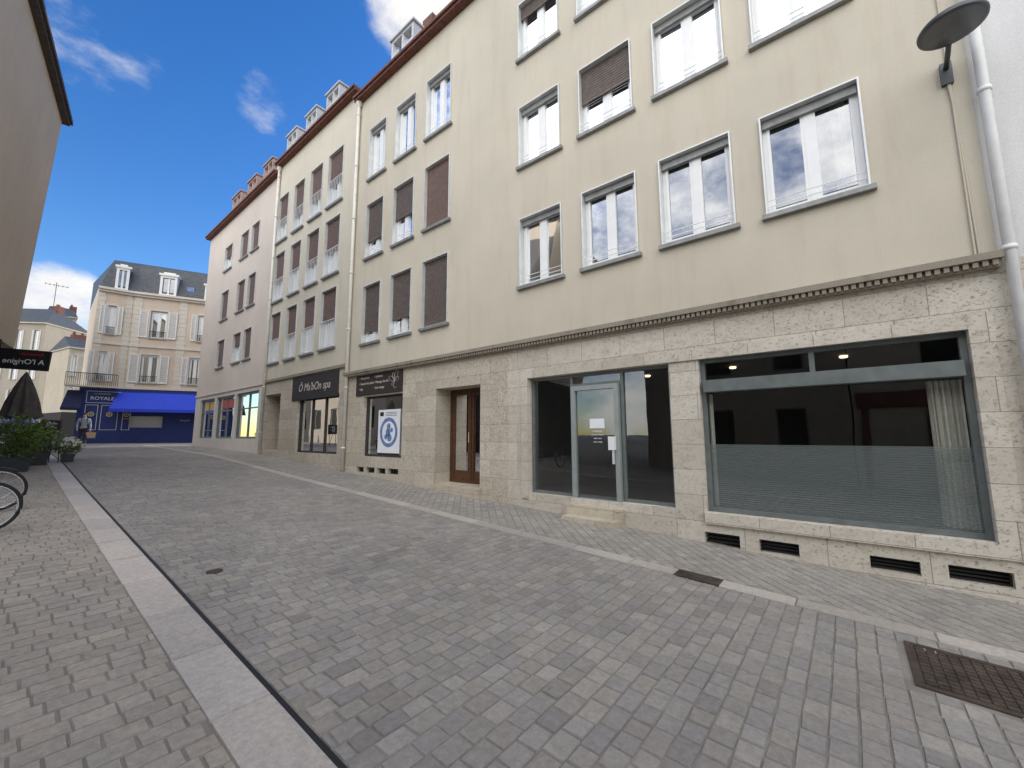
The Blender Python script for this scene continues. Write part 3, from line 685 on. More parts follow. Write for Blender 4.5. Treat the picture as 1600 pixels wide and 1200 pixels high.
# ---------------------------------------------------------------- neighbour on the right + pipe + lamp
NB=thing('neighbour_building','white rendered neighbouring house at the right edge','building',(W,-4,zg(-4)))
MB(TF).box(-9,uR-.002,zL+.0,zE+3,-8,-.03).build('facade_wall',M['white_wall'],NB)
MB(TF).box(-9,uR-.002,-2,zL-.003,-8,-.012).build('stone_base',M['trav'],NB)
pipe(NB,[(uR-.08,zE+.5),(uR-.08,zg(uR)+.02)],.05,M['pipew'],False)
cb=MB(TF); cb.tube([(uR+.16,zE,.015),(uR+.16,zL+.06,.015)],.012,6); cb.build('cable',M['beige'],B1)
lu,lz=FP(1478,118)
LP=thing('street_lamp','dark grey disc street lamp on a wall bracket at top right','street lamp',(W,lu,lz))
MB(TF).box(lu-.05,lu+.05,lz-.14,lz+.14,-.002,.05).build('wall_mount',M['lampgrey'],LP)
r=ray(1487,40); t=(W-.62)/r.x; hc=Vector((r.x*t,r.y*t,H+r.z*t))
am=MB(); am.tube([(W-.04,lu,lz+.05),(W-.2,lu,lz+.12),(W-.42,(lu*.5+hc.y*.5),hc.z+.02),(hc.x,hc.y,hc.z+.06)],.026,10); am.build('arm',M['lampgrey'],LP,True)
hd=MB(); hd.lathe(hc,[(.0,.12),(.09,.11),(.18,.08),(.255,.04),(.28,.0),(.275,-.03),(.25,-.035)],40); hd.build('lamp_head',M['lampgrey'],LP,True)
hd=MB(); hd.lathe(hc,[(.0,-.045),(.13,-.043),(.249,-.034)],40); hd.build('lamp_lens',M['lens'],LP,True)
hd=MB(TF); hd.tube([(lu,lz-.1,.02),(lu-.03,lz-.6,.015),(lu-.05,zL+.06,.015)],.011,6); hd.build('conduit',M['beige'],LP)
# ---------------------------------------------------------------- left building
LB=thing('corner_house','tall taupe rendered house at the left edge with tiled eave','building',(-.3,17,zg(17)))
cb_=AT(22,545,13.); ct=AT(97,190,13.); dr_=Vector((.167,.986,0)); nr=Vector((.986,-.167,0))
b0=cb_-dr_*9; t0=ct-dr_*9; bk=nr*-7
s=MB(); 
s.quad([tuple(b0),tuple(cb_),tuple(ct),tuple(t0)]); s.quad([tuple(cb_),tuple(cb_+bk),tuple(ct+bk),tuple(ct)]); s.quad([tuple(b0),tuple(b0+bk),tuple(t0+bk),tuple(t0)]); s.quad([tuple(b0),tuple(cb_),tuple(cb_+bk),tuple(b0+bk)])
s.build('facade_wall',M['taupe'],LB,recalc=False)
TE=lambda u,v,d: tuple(ct+dr_*u+nr*d+Vector((0,0,v)))
s=MB(TE); s.box(-9,.12,-.02,.06,-.5,.16); s.box(-9,.16,.06,.17,-.5,.22); s.build('eave',M['eavedark'],LB)
s=MB(TE); s.quad([(-9,.17,.2),(.16,.17,.2),(.16,1.2,-4.5),(-9,1.2,-4.5)]); s.build('roof',M['roof'],LB,recalc=False)
gq=MB(lambda u,v,d: (cb_.x+dr_.x*u+nr.x*d, cb_.y+dr_.y*u+nr.y*d, v)); gq.box(-9,-.35,-.5,cb_.z-.002,-6,-.5); gq.build('shop_base',M['dark'],LB)
sgl,sgr=AT(-40,556,11.),AT(78,565,11.5)
xd=(sgr-sgl); wv=xd.length; xd.normalize(); yd=Vector((0,0,1))-xd*xd.z; yd.normalize(); nd=xd.cross(yd)
sgn=thing('hanging_sign','black hanging restaurant sign lettered in reverse beside taupe house','sign',tuple((sgl+sgr)/2))
TS=lambda u,v,d: tuple(sgl+xd*u+yd*v+nd*d)
MB(TS).box(0,wv,-.28,.28,-.03,.03).build('board',M['black'],sgn)
o_=sgl+xd*(wv*.66)+nd*.034
text('lettering',"A l'Origine",.3,tuple(o_-yd*.06),tuple(-xd),tuple(yd),M['ink'],sgn,wv*.56)
text('small_lettering',"Restaurant",.1,tuple(o_+yd*.16+xd*.15),tuple(-xd),tuple(yd),M['red'],sgn,wv*.3)
MB(TS).tube([(wv*.3,.28,0),(wv*.3,.5,0),(-.3,.6,0)],.015,6).build('bracket',M['black'],sgn)
OH=['cream gabled house across the street, mirrored in wide shop window','taupe gabled house across the street, mirrored in glass door front','grey house beyond the taupe house, mirrored in spa shop window']
for i,(ya,yb,hh,mt,xf) in enumerate(((-9,-.2,5.6,'farbeige',-4.4),(-.15,7,6.4,'fargrey',-4.4),(22.6,37,9,'fargrey',-1.2))):
    e=thing('opposite_house',OH[i],'building',(xf-.6,(ya+yb)/2,zg((ya+yb)/2)))
    z0_=zg((ya+yb)/2); TO=lambda u,v,d:(xf+d,u,v+z0_)
    nk=int((yb-ya)/2.4)
    hs=[(ya+1.2+k*2.4,ya+2.2+k*2.4,z,z+1.5) for k in range(nk) for z in (1.0,3.9)]
    w_=MB(TO); wall(w_,ya,yb,-1,hh,hs,.2)
    w_.quad([(ya,-1,0),(ya,hh,0),(ya,hh,-7),(ya,-1,-7)]); w_.quad([(yb,-1,0),(yb,hh,0),(yb,hh,-7),(yb,-1,-7)]); w_.quad([(ya,hh,0),(yb,hh,0),((ya+yb)/2,hh+2.6,0)])
    w_.build('facade_wall',M[mt],e,recalc=False)
    if i==0:
        s=MB(TO); s.box(ya+.1,yb-.1,2.75,3.3,.003,.08)
        for k in range(6): s.box(ya+.1+k*1.66,ya+.3+k*1.66,-.5,2.75,.003,.08)
        s.build('shop_front',M['shopred'],e)
    ym=(ya+yb)/2; MB(TO).quad([(ya-.2,hh-.1,.2),(ym,hh+2.7,.2),(ym,hh+2.7,-7),(ya-.2,hh-.1,-7)]).quad([(yb+.2,hh-.1,.2),(ym,hh+2.7,.2),(ym,hh+2.7,-7),(yb+.2,hh-.1,-7)]).build('roof',M['slate'],e,recalc=False)
    for h in hs:
        s=MB(TO).frame(h[0],h[1],h[2],h[3],.06,-.18,-.12); o=s.build('window',M['sill'],e); MB(TO).quad([(h[0],h[2],-.15),(h[1],h[2],-.15),(h[1],h[3],-.15),(h[0],h[3],-.15)]).build('pane',M['dark'],o,recalc=False)
# ---------------------------------------------------------------- blue corner building
def HR(px,t): q=ray(px,640); return Vector((q.x*t,q.y*t,0))
RO=HR(190,27.); mdir=Vector((.911,-.413,0)); mn=Vector((-.413,-.911,0)); ldir=Vector((-.985,.17,0)); ln=Vector((-.17,-.985,0))
def zlev(px,py,P): q=ray(px,py); return H+q.z*math.hypot(P.x,P.y)/math.hypot(q.x,q.y)
TM=lambda u,v,d: tuple(RO+mdir*u+mn*d+Vector((0,0,v)))
TL=lambda u,v,d: tuple(RO+ldir*u+ln*d+Vector((0,0,v)))
def uat(px,dirv):
    q=ray(px,640)
    det=dirv.x*(-q.y)+q.x*dirv.y; return ((-RO.x)*(-q.y)+q.x*(-RO.y))/det
def wr(px0,px1,dirv): a,b=uat(px0,dirv),uat(px1,dirv); return (min(a,b),max(a,b))
zz=lambda py: zlev(190,py,RO)
RB=thing('mansard_building','pinkish corner building with slate mansard and blue shop front','building',(RO.x,RO.y,zg(RO.y)))
mL,lL=8.,abs(uat(131,ldir)); zc=zz(457); zs1=zz(607)
fw1,fw2=(zz(597),zz(552)),(zz(524),zz(480))
Mw=[(wr(220,247,mdir),fw2),(wr(297,312,mdir),fw2),(wr(212,240,mdir),fw1),(wr(289,306,mdir),fw1)]
Lw=[(wr(149,164,ldir),fw2),(wr(140,157,ldir),fw1)]
wall(MB(TM),0,mL,zs1,zc,[(*a,*b) for a,b in Mw],.2).build('facade_wall',M['roypink'],RB,recalc=False)
wall(MB(TL),0,lL,zs1,zc,[(*a,*b) for a,b in Lw],.2).build('side_wall',M['roypink'],RB,recalc=False)
for T,L,dv in ((TM,Mw,mdir),(TL,Lw,ldir)):
    for (a,b) in L:
        o=window(RB,T,a[0],a[1],b[0],b[1],0,None,None,0,lining=False)
        MB(T).frame(a[0]-.1,a[1]+.1,b[0]-.08,b[1]+.12,.098,-.01,.05).build('surround',M['quoin'],o)
        curtain(T,a[0]+.05,a[1]-.05,b[0]+.03,b[1]-.03,-.3,o)
        hw=(a[1]-a[0])*.52
        for x in (a[0]-.1-hw,a[1]+.1):
            s=MB(T).frame(x,x+hw,b[0],b[1],.05,.052,.09); 
            n=14
            for k in range(n): z=b[0]+.05+(b[1]-b[0]-.1)*k/n; s.quad([(x+.05,z,.055),(x+hw-.05,z,.055),(x+hw-.05,z+.1,.08),(x+.05,z+.1,.08)])
            s.build('shutter',M['shwhite'],o,recalc=False)
        r=MB(T); r.box(a[0],a[1],b[0]+.45,b[0]+.48,.02,.05)
        for k in range(9): x=a[0]+(a[1]-a[0])*k/8; r.box(x-.008,x+.008,b[0],b[0]+.45,.03,.045)
        r.build('railing',M['black'],o)
def quo(T,u0,u1):
    q=MB(T); z=zs1+.05; k=0
    while z<zc-.3:
        w2=.08 if k%2 else 0; q.box(u0+w2*.5,u1-w2*.5,z,z+.3,-.01,.025); z+=.315; k+=1
    q.build('quoin',M['quoin'],RB)
quo(TM,.02,.5); quo(TL,.02,.4); quo(TL,lL-.4,lL); a=wr(265,279,mdir); quo(TM,*a)
for T,L in ((TM,mL),(TL,lL)):
    MB(T).box(0.01,L,zc-.12,zc+.02,-.1,.18).box(.01,L,zc+.02,zc+.16,-.1,.32).build('cornice',M['quoin'],RB)
    MB(T).box(0.01,L,zz(540),zz(536),-.05,.07).build('band',M['quoin'],RB); MB(T).box(.01,L,zs1-.02,zs1+.14,-.1,.12).build('band',M['quoin'],RB)
zmt=zz(405)+.15; inn=(mn+ln).normalized()*-.9
pts=[RO+ldir*lL,RO,RO+mdir*mL]; tops=[p_+ (ln*-.9 if i==0 else inn if i==1 else mn*-.9)+(ldir*-.5 if i==0 else Vector((0,0,0))) for i,p_ in enumerate(pts)]
q=MB(); up3=lambda p_,z:(p_.x,p_.y,z)
for i in (0,1): q.quad([up3(pts[i],zc+.16),up3(pts[i+1],zc+.16),up3(tops[i+1],zmt),up3(tops[i],zmt)])
bl=pts[0]+Vector((.3,8,0)); br_=pts[2]+Vector((3,7,0))
q.quad([up3(pts[0],zc+.16),up3(tops[0],zmt),up3(bl,zmt),up3(bl,zc+.16)])
pk=RO+mdir*2.5-mn*3; q.quad([up3(tops[0],zmt),up3(tops[1],zmt),up3(pk,zmt+.75)]); q.quad([up3(tops[1],zmt),up3(tops[2],zmt),up3(pk+mdir*4,zmt+.75),up3(pk,zmt+.75)]); q.quad([up3(tops[0],zmt),up3(bl,zmt),up3(pk,zmt+.75)])
q.build('mansard_roof',M['slate'],RB,recalc=False)
q=MB(); q.quad([up3(pts[0],-1),up3(bl,-1),up3(bl,zc+.1),up3(pts[0],zc+.1)]); q.build('end_wall',M['roypink'],RB,recalc=False)
def rdorm(T,a,v0,v1):
    s=MB(T); s.frame(a[0],a[1],v0,v1,.14,-.9,.02); s.box(a[0]-.08,a[1]+.08,v1,v1+.14,-1.2,.1); uc=(a[0]+a[1])/2; s.box(uc-.05,uc+.05,v0+.14,v1-.14,-.2,-.05)
    s.box(a[0]+.15,a[1]-.15,v1+.14,v1+.26,-1.,.0)
    o=s.build('dormer',M['shwhite'],RB); MB(T).quad([(a[0]+.1,v0+.1,-.12),(a[1]-.1,v0+.1,-.12),(a[1]-.1,v1-.1,-.12),(a[0]+.1,v1-.1,-.12)]).build('pane',M['glassu'],o,recalc=False)
rdorm(TM,wr(229,257,mdir),zc+.17,zz(420)); rdorm(TM,wr(303,322,mdir),zc+.17,zz(428)); rdorm(TL,wr(156,178,ldir),zc+.17,zz(418))
rs=wr(272,284,mdir); MB(TM).box(rs[0],rs[1],zz(447),zz(432),-.6,-.25).build('skylight',M['blueposter'],RB)
MB(TM).box(5.2,5.9,zmt,zmt+1.2,-3.3,-2.7).build('chimney',M['eave'],RB)
an=RO+mdir*4.2-mn*3
q=MB(); q.tube([up3(an,zmt+.5),up3(an,zmt+2.3)],.025,5)
for k in range(5): q.tube([up3(an+mdir*(-.4+.2*k)+mn*.25,zmt+2.2),up3(an+mdir*(-.4+.2*k)-mn*.25,zmt+2.2)],.012,4)
q.tube([up3(an-mdir*.5,zmt+2.2),up3(an+mdir*.5,zmt+2.2)],.015,4); q.build('aerial',M['sill'],RB)
wwin=wr(203,256,mdir)
wall(MB(TM),0,mL,.2,zs1-.03,[(wwin[0],wwin[1],zz(668),zz(650))],.3,0,.06).build('shop_front',M['royblue'],RB,recalc=False)
MB(TM).quad([(wwin[0],zz(668),-.2),(wwin[1],zz(668),-.2),(wwin[1],zz(650),-.2),(wwin[0],zz(650),-.2)]).build('window',M['curt'],RB,recalc=False)
wall(MB(TL),0,lL+.3,.2,zs1-.03,[],.2,0,.06).build('shop_front',M['royblue'],RB,recalc=False)
for T,a,b in ((TL,.15,.95),(TL,1.1,lL-.05),(TM,.1,.5)): MB(T).frame(a,b,zz(672),zz(634),.025,.06,.085).build('panel_moulding',M['shwhite'],RB)
MB(TL).frame(.1,lL-.05,zz(631),zz(613),.025,.06,.085).build('panel_moulding',M['shwhite'],RB)
text('lettering','ROYALE',.4,TL(lL*.55,zz(624),.07),tuple(-ldir),(0,0,1),M['ink'],RB,lL*.62)
text('lettering','LA BRASSERIE',.2,TL(lL*.55,zz(617),.07),tuple(-ldir),(0,0,1),M['gold'],RB,lL*.42)
for T,x in ((TL,.55),(TL,(1.1+lL-.05)/2),(TM,.3)):
    q=MB(); q.lathe(T(x,zz(648),.075),[(.1,0),(.15,0)],20,0,tuple(ln if T is TL else mn)); q.lathe(T(x,zz(648),.075),[(0,0),(.05,0)],10,0,tuple(ln if T is TL else mn)); q.build('crest',M['gold'],RB)
text('lettering','Royale',.3,TM(.3,zz(654),.09),tuple(mdir),(0,0,1),M['gold'],RB,.36)
text('lettering','Royale',.3,TM(wr(283,298,mdir)[0]+.3,zz(656),.09),tuple(mdir),(0,0,1),M['gold'],RB,.5)
aw=wr(183,305,mdir); q=MB(TM); z1,z0=zz(613),zz(640)
q.quad([(aw[0],z1,.07),(aw[1]+1.5,z1,.07),(aw[1]+1.5,z0,1.3),(aw[0],z0,1.3)]); q.quad([(aw[0],z0,1.3),(aw[1]+1.5,z0,1.3),(aw[1]+1.5,z0-.2,1.31),(aw[0],z0-.2,1.31)]); q.quad([(aw[0],z1,.07),(aw[0],z0,1.3),(aw[0],z0-.15,1.3),(aw[0],z0-.15,.07)])
q.build('awning',M['awnblue'],RB,recalc=False)
q=MB(TL); q.quad([(lL+.1,z1,.07),(lL+.8,z1,.07),(lL+.95,z0,.7),(lL+.1,z0,.7)]); q.quad([(lL+.1,z0,.7),(lL+.95,z0,.7),(lL+.95,z0-.15,.7),(lL+.1,z0-.15,.7)]); q.build('side_awning',M['awndark'],RB,recalc=False)
q=MB(TL); q.box(.3,lL+.9,zs1-.05,zs1+.03,.06,.7); bz=zs1+.03
q.build('balcony',M['quoin'],RB)
q=MB(TL); q.box(.3,lL+.9,bz+.75,bz+.79,.64,.68); n=26
for k in range(n+1): x=.3+(lL+.6)*k/n; q.box(x-.01,x+.01,bz,bz+.75,.65,.67)
q.build('balcony_railing',M['black'],RB)
# ---------------------------------------------------------------- far houses on the left
def farhouse(label,px0,px1,t,pyt,pyb,cols_,rows_,mat,roofm,rh,chim,shopc=None,name='town_house'):
    P0,P1=HR(px0,t),HR(px1,t*1.04); dv=(P1-P0); L=dv.length; dv.normalize(); nv=Vector((dv.y,-dv.x,0))
    T=lambda u,v,d: tuple(P0+dv*u+nv*d+Vector((0,0,v)))
    zt=zlev((px0+px1)/2,pyt,(P0+P1)/2); zb=.9
    e=thing(name,label,'building',(P0.x,P0.y,zb))
    zsh=zb+3.4; rhh=(zt-zsh)/rows_; hs=[]
    for r_ in range(rows_):
        for c_ in range(cols_):
            cw=L/cols_; hs.append((c_*cw+cw*.36,c_*cw+cw*.64,zsh+r_*rhh+.45,zsh+r_*rhh+rhh*.78))
    w_=MB(T); wall(w_,0,L,zsh,zt,hs,.2); w_.box(0,L,zsh,zt,-6,-.6); w_.quad([(0,zsh,0),(0,zt,0),(0,zt,-.6),(0,zsh,-.6)]); w_.quad([(L,zsh,0),(L,zt,0),(L,zt,-.6),(L,zsh,-.6)]); w_.build('facade_wall',mat,e,recalc=False)
    MB(T).box(0,L,-.5,zsh-.01,-6,.03).build('shop_front',shopc or M['dark'],e)
    MB(T).box(-.1,L+.1,zt,zt+.15,-6,.25).build('cornice',M['farbeige'],e)
    for h in hs:
        o=window(e,T,h[0],h[1],h[2],h[3],0,None,None,0,lining=False)
        hw=(h[1]-h[0])*.45; MB(T).box(h[0]-hw,h[0]-.02,h[2],h[3],.003,.05).box(h[1]+.02,h[1]+hw,h[2],h[3],.003,.05).build('shutters',M['shutfar'],o)
    q=MB(T); q.quad([(-.1,zt+.15,.25),(L+.1,zt+.15,.25),(L*.92,zt+.15+rh,-2.5),(L*.08,zt+.15+rh,-2.5)]); q.quad([(L+.1,zt+.15,.25),(L+.1,zt+.15,-6),(L*.92,zt+.15+rh,-2.5)]); q.quad([(-.1,zt+.15,.25),(-.1,zt+.15,-6),(L*.08,zt+.15+rh,-2.5)])
    q.build('roof',roofm,e,recalc=False)
    for c_ in chim: MB(T).box(L*c_,L*c_+.7,zt+.15,zt+rh+.5,-3,-2.2).box(L*c_+.1,L*c_+.3,zt+rh+.5,zt+rh+.8,-2.8,-2.5).build('chimney',M['eave'],e)
    return e,T,zt,L
e,T,zt,L=farhouse('narrow beige far house with tall roof seen left of the blue front',52,101,52,492,690,2,3,M['farbeige'],M['slate'],1.6,(.75,),M['shopred'])
q=MB(T); q.tube([(L*.2,zt+1,-2),(L*.2,zt+5,-2)],.05,5)
for k in range(6): q.tube([(L*.2-1+.4*k,zt+4.6,-2.5),(L*.2-1+.4*k,zt+4.6,-1.5)],.03,4)
q.tube([(L*.2-1,zt+4.6,-2),(L*.2+1.2,zt+4.6,-2)],.03,4); q.build('aerial',M['sill'],e)
farhouse('low far house with chimneys directly left of the mansard building',96,136,44,545,690,2,2,M['farbeige'],M['slate'],1.5,(.35,.7),M['dark'])
farhouse('grey far house behind the taupe house and hanging sign',-200,54,46,500,690,9,3,M['fargrey'],M['slate'],2.4,(.9,),M['royblue'])
# ---------------------------------------------------------------- person
def skin(name,nodes,edges,mat,parent,sub=2):
    me=bpy.data.meshes.new(name); me.from_pydata([n[0] for n in nodes],edges,[]); o=bpy.data.objects.new(name,me); C.objects.link(o)
    o.modifiers.new('s','SKIN'); 
    if not me.skin_vertices: me.skin_vertices.new()
    for i,n in enumerate(nodes):
        sv=me.skin_vertices[0].data[i]; sv.radius=(n[1],n[2] if len(n)>2 else n[1]); sv.use_root=(i==0)
    m=o.modifiers.new('u','SUBSURF'); m.levels=sub
    dg=bpy.context.evaluated_depsgraph_get(); me2=bpy.data.meshes.new_from_object(o.evaluated_get(dg)); bpy.data.objects.remove(o)
    me2.name=name; me2.materials.clear(); me2.materials.append(mat); me2.polygons.foreach_set('use_smooth',[True]*len(me2.polygons))
    o=bpy.data.objects.new(name,me2); C.objects.link(o)
    if parent is not None: put(o,parent)
    return o
pp=G(127,697); fw=Vector((-pp.x,-pp.y,0)).normalized(); sd=Vector((-fw.y,fw.x,0))
def PL(s_,f_,z): return tuple(pp+sd*s_+fw*f_+Vector((0,0,z)))
PE=thing('person','person in blue grey jacket and dark trousers walking up the street with bag','person',tuple(pp))
nd=[(PL(0,0,.95),.12,.1),(PL(0,0,1.15),.12,.09),(PL(0,.01,1.36),.14,.1),(PL(0,.015,1.49),.05),(PL(0,.03,1.58),.075,.085),(PL(0,.03,1.67),.078,.09),(PL(0,.12,1.61),.014)]
ed=[(0,1),(1,2),(2,3),(3,4),(4,5),(4,6)]
def limb(start,pts):
    k=start
    for p_ in pts: nd.append(p_); ed.append((k,len(nd)-1)); k=len(nd)-1
    return k
legs=[[(PL(.09,.0,.88),.085),(PL(.1,.14,.5),.058),(PL(.1,.2,.1),.038),(PL(.11,.34,.05),.036)],[(PL(-.09,.0,.88),.085),(PL(-.1,.03,.48),.056),(PL(-.1,-.24,.13),.036),(PL(-.1,-.12,.04),.034)]]
arms=[[(PL(.19,.0,1.41),.055),(PL(.24,-.05,1.14),.044),(PL(.26,.08,.9),.028),(PL(.26,.1,.84),.03,.018)],[(PL(-.19,.0,1.41),.055),(PL(-.24,-.03,1.13),.044),(PL(-.23,.12,.92),.028),(PL(-.23,.15,.86),.03,.018)]]
for l in legs: limb(0,l)
for a in arms:
    k=limb(2,a); sgn_=1 if a is arms[0] else -1
    base=Vector(a[3][0])
    for i in range(5):
        off=fw*(.03-.015*i); ln_=[.05,.075,.085,.08,.06][i]
        nd.append((tuple(base+off+Vector((0,0,-.03))+(fw*.02 if i==0 else fw*0)),.009)); ed.append((k,len(nd)-1)); nd.append((tuple(base+off-sd*(.012*sgn_)+(fw*.035 if i==0 else fw*0)+Vector((0,0,-.03-ln_*.8))),.0075)); ed.append((len(nd)-2,len(nd)-1))
body=skin('body',nd,ed,M['skin'],PE)
jk=[(PL(0,0,.93),.145,.12),(PL(0,0,1.15),.145,.115),(PL(0,.01,1.37),.16,.12),(PL(0,.015,1.46),.08)]; je=[(0,1),(1,2),(2,3)]
for a in arms:
    k=2
    for i,p_ in enumerate(a[:3]):
        jk.append((p_[0],[.066,.055,.042][i])); je.append((k,len(jk)-1)); k=len(jk)-1
skin('jacket',jk,je,M['jacket'],PE)
tj=[(PL(0,0,.96),.14,.115)]; te=[]
for l in legs:
    k=0
    for i,p_ in enumerate(l[:3]): tj.append((p_[0],[.1,.075,.06][i])); te.append((k,len(tj)-1)); k=len(tj)-1
skin('trousers',tj,te,M['trous'],PE)
for l in legs:
    a,b=Vector(l[2][0]),Vector(l[3][0]); skin('shoe',[(tuple(a-Vector((0,0,.03))),.05),(tuple((a+b)/2-Vector((0,0,.02))),.048),(tuple(b-Vector((0,0,.0))),.042)],[(0,1),(1,2)],M['shoe'],PE)
skin('hair',[(PL(0,-.03,1.62),.085,.07),(PL(0,.0,1.71),.09,.085),(PL(0,.05,1.735),.07,.05)],[(0,1),(1,2)],M['hair'],PE)
for s_ in (-.033,.033): MB().lathe(PL(s_,.115,1.625),[(0,.012),(.009,.006),(.011,0)],8,0,tuple(fw)).build('eye',M['shoe'],PE)
for s_ in (1,-1): MB().tube([PL(.1*s_,-.1,1.46),PL(.11*s_,.12,1.44),PL(.12*s_,.15,1.2),PL(.13*s_,.02,1.02)],.02,6).build('backpack_strap',M['trous'],PE)
bx=Vector(PL(.30,.1,.42)); q=MB(lambda u,v,d: tuple(bx+sd*u+fw*d+Vector((0,0,v))))
q.quad([(-.17,0,-.07),(.17,0,-.07),(.19,.3,-.08),(-.19,.3,-.08)]); q.quad([(-.17,0,.07),(.17,0,.07),(.19,.3,.08),(-.19,.3,.08)]); q.quad([(-.17,0,-.07),(-.17,0,.07),(-.19,.3,.08),(-.19,.3,-.08)]); q.quad([(.17,0,-.07),(.17,0,.07),(.19,.3,.08),(.19,.3,-.08)]); q.quad([(-.17,0,-.07),(.17,0,-.07),(.17,0,.07),(-.17,0,.07)])
for d_ in (-.07,.07): q.tube([(-.1,.3,d_),(-.06,.39,d_*.3),(-.03,.4,d_*.2),(.0,.39,d_*.3),(.04,.3,d_)],.006,5)
tag(q.build('paper_bag',M['bag'],recalc=False),'brown paper carrier bag held by the walking person','bag')
# ---------------------------------------------------------------- terrace
def leaves(mb,c,rx,ry,rz,n,l,w,droop=.3,up=0.3):
    for _ in range(n):
        while True:
            x,y,z=[random.uniform(-1,1) for _ in range(3)]
            rr=x*x+y*y+z*z
            if rr<1 and rr>random.uniform(0,.55): break
        k=1+.22*math.sin(7*x+3*y)+.18*math.sin(5*z+6*y)
        p_=Vector((c[0]+x*rx*k,c[1]+y*ry*k,c[2]+z*rz*k))
        d=Vector((x+random.gauss(0,.6),y+random.gauss(0,.6),z*.4+random.gauss(up,.5))).normalized(); s_=d.cross(Vector((random.gauss(0,1),random.gauss(0,1),random.gauss(0,1)))).normalized()
        L=l*random.uniform(.6,1.3); ww=w*random.uniform(.7,1.2); mid=p_+d*L*.5
        mb.quad([tuple(p_),tuple(mid+s_*ww*.5),tuple(p_+d*L+Vector((0,0,-droop*L*.4))),tuple(mid-s_*ww*.5)],random.choice((0,0,1,2)))
def bush(name,label,c,rx,ry,rz,n,l,w,mats,pot=None,flowers=0,group=None,stems=6):
    gz_=zg(c[1]); e=thing(name,label,'plant',(c[0],c[1],gz_),group)
    m=MB(); leaves(m,c,rx,ry,rz,n,l,w); m.build('foliage',mats,e,recalc=False)
    for k in range(stems):
        a=random.uniform(0,6.28); MB().tube([(c[0]+.1*math.cos(a),c[1]+.1*math.sin(a),gz_+.3),(c[0]+rx*.6*math.cos(a),c[1]+ry*.6*math.sin(a),c[2]+rz*.4)],[.012,.005],5).build('stem',mats[1],e)
    for _ in range(flowers):
        fl=MB()
        a=random.uniform(3.14,6.28); b=random.uniform(.1,1.3); r_=random.uniform(.9,1.15); p_=(c[0]+rx*r_*math.cos(a)*math.cos(b),c[1]+ry*r_*math.sin(a)*math.cos(b),c[2]+rz*r_*math.sin(b))
        for j in range(5):
            t=j*1.257; fl.quad([p_,(p_[0]+.035*math.cos(t),p_[1]-.01,p_[2]+.035*math.sin(t)),(p_[0]+.045*math.cos(t+.5),p_[1]-.015,p_[2]+.045*math.sin(t+.5)),(p_[0]+.03*math.cos(t+1),p_[1]-.01,p_[2]+.03*math.sin(t+1))])
        fl.build('blossom',M['petal'],e,recalc=False)
    if pot:
        w_,d_,h_=pot; q=MB(); x,y=c[0],c[1]
        z0,z1,a,b=gz_,gz_+h_,.88,1.
        B=[(x+sx*w_*a,y+sy*d_*a,z0) for sx,sy in ((-1,-1),(1,-1),(1,1),(-1,1))]; Tt=[(x+sx*w_*b,y+sy*d_*b,z1) for sx,sy in ((-1,-1),(1,-1),(1,1),(-1,1))]; In=[(x+sx*(w_*b-.03),y+sy*(d_*b-.03),z1) for sx,sy in ((-1,-1),(1,-1),(1,1),(-1,1))]; Id=[(p_[0],p_[1],z1-.06) for p_ in In]
        for k in range(4):
            j=(k+1)%4; q.quad([B[k],B[j],Tt[j],Tt[k]]); q.quad([Tt[k],Tt[j],In[j],In[k]]); q.quad([In[k],In[j],Id[j],Id[k]])
        q.quad(Id)
        q.build('planter_box',M['planter'],e,recalc=False)
    return e
LM=[M['leaf1'],M['leaf2'],M['leaf3']]
a=G(16,737); bush('potted_bamboo','tall bushy green plant in dark planter, frontmost at left edge',(a.x-.07,a.y,a.z+.82),.56,.38,.52,2600,.15,.028,LM,(.40,.2,.36))
a=G(52,730); bush('potted_shrub','rounded green shrub in dark planter behind the frontmost plant',(a.x-.05,a.y+.6,a.z+.82),.44,.38,.40,1800,.12,.032,LM,(.34,.2,.38))
a=G(106,722); bush('flowering_plant','low plant with white flowers in dark pot by the stone strip',(a.x-.02,a.y,a.z+.48),.27,.24,.24,1000,.085,.028,LM,(.14,.14,.25),40)
a=G(78,722); bush('flowering_plant','small white flowered plant left of the low flowering one',(a.x-.1,a.y+1.2,a.z+.46),.28,.24,.21,700,.085,.028,LM,(.15,.15,.25),24)
a=G(22,722); a.y+=.6; a.z=zg(a.y)
E=thing('parasol','closed dark taupe terrace parasol beside the planters','parasol',tuple(a))
MB().tube([(a.x,a.y,a.z+.05),(a.x,a.y,a.z+2.75)],.025,10).build('pole',M['alu'],E)
MB().lathe((a.x,a.y,a.z),[(0,.06),(.3,.055),(.32,0)],20).build('base',M['planter'],E)
q=MB(); n=40; pr=[(.02,2.72),(.09,2.55),(.2,2.2),(.3,1.8),(.36,1.45),(.4,1.3)]
for r_,h_ in pr:
    for j in range(n):
        t=2*math.pi*j/n; rr=r_*(1+.22*math.sin(8*t)+.08*math.sin(3*t)); q.v.append((a.x+rr*math.cos(t),a.y+rr*math.sin(t),a.z+h_+(.06*math.sin(8*t) if h_<1.4 else 0)))
for k in range(len(pr)-1):
    for j in range(n): q.f.append((k*n+j,k*n+(j+1)%n,(k+1)*n+(j+1)%n,(k+1)*n+j)); q.m.append(0)
q.build('canopy',M['parasol'],E,True,False)
a=G(82,712); a.y+=2.5; a.z=zg(a.y); E=thing('menu_board','small framed dark menu board standing behind the terrace plants','board',tuple(a))
TB=lambda u,v,d:(a.x+u,a.y-d,a.z+v)
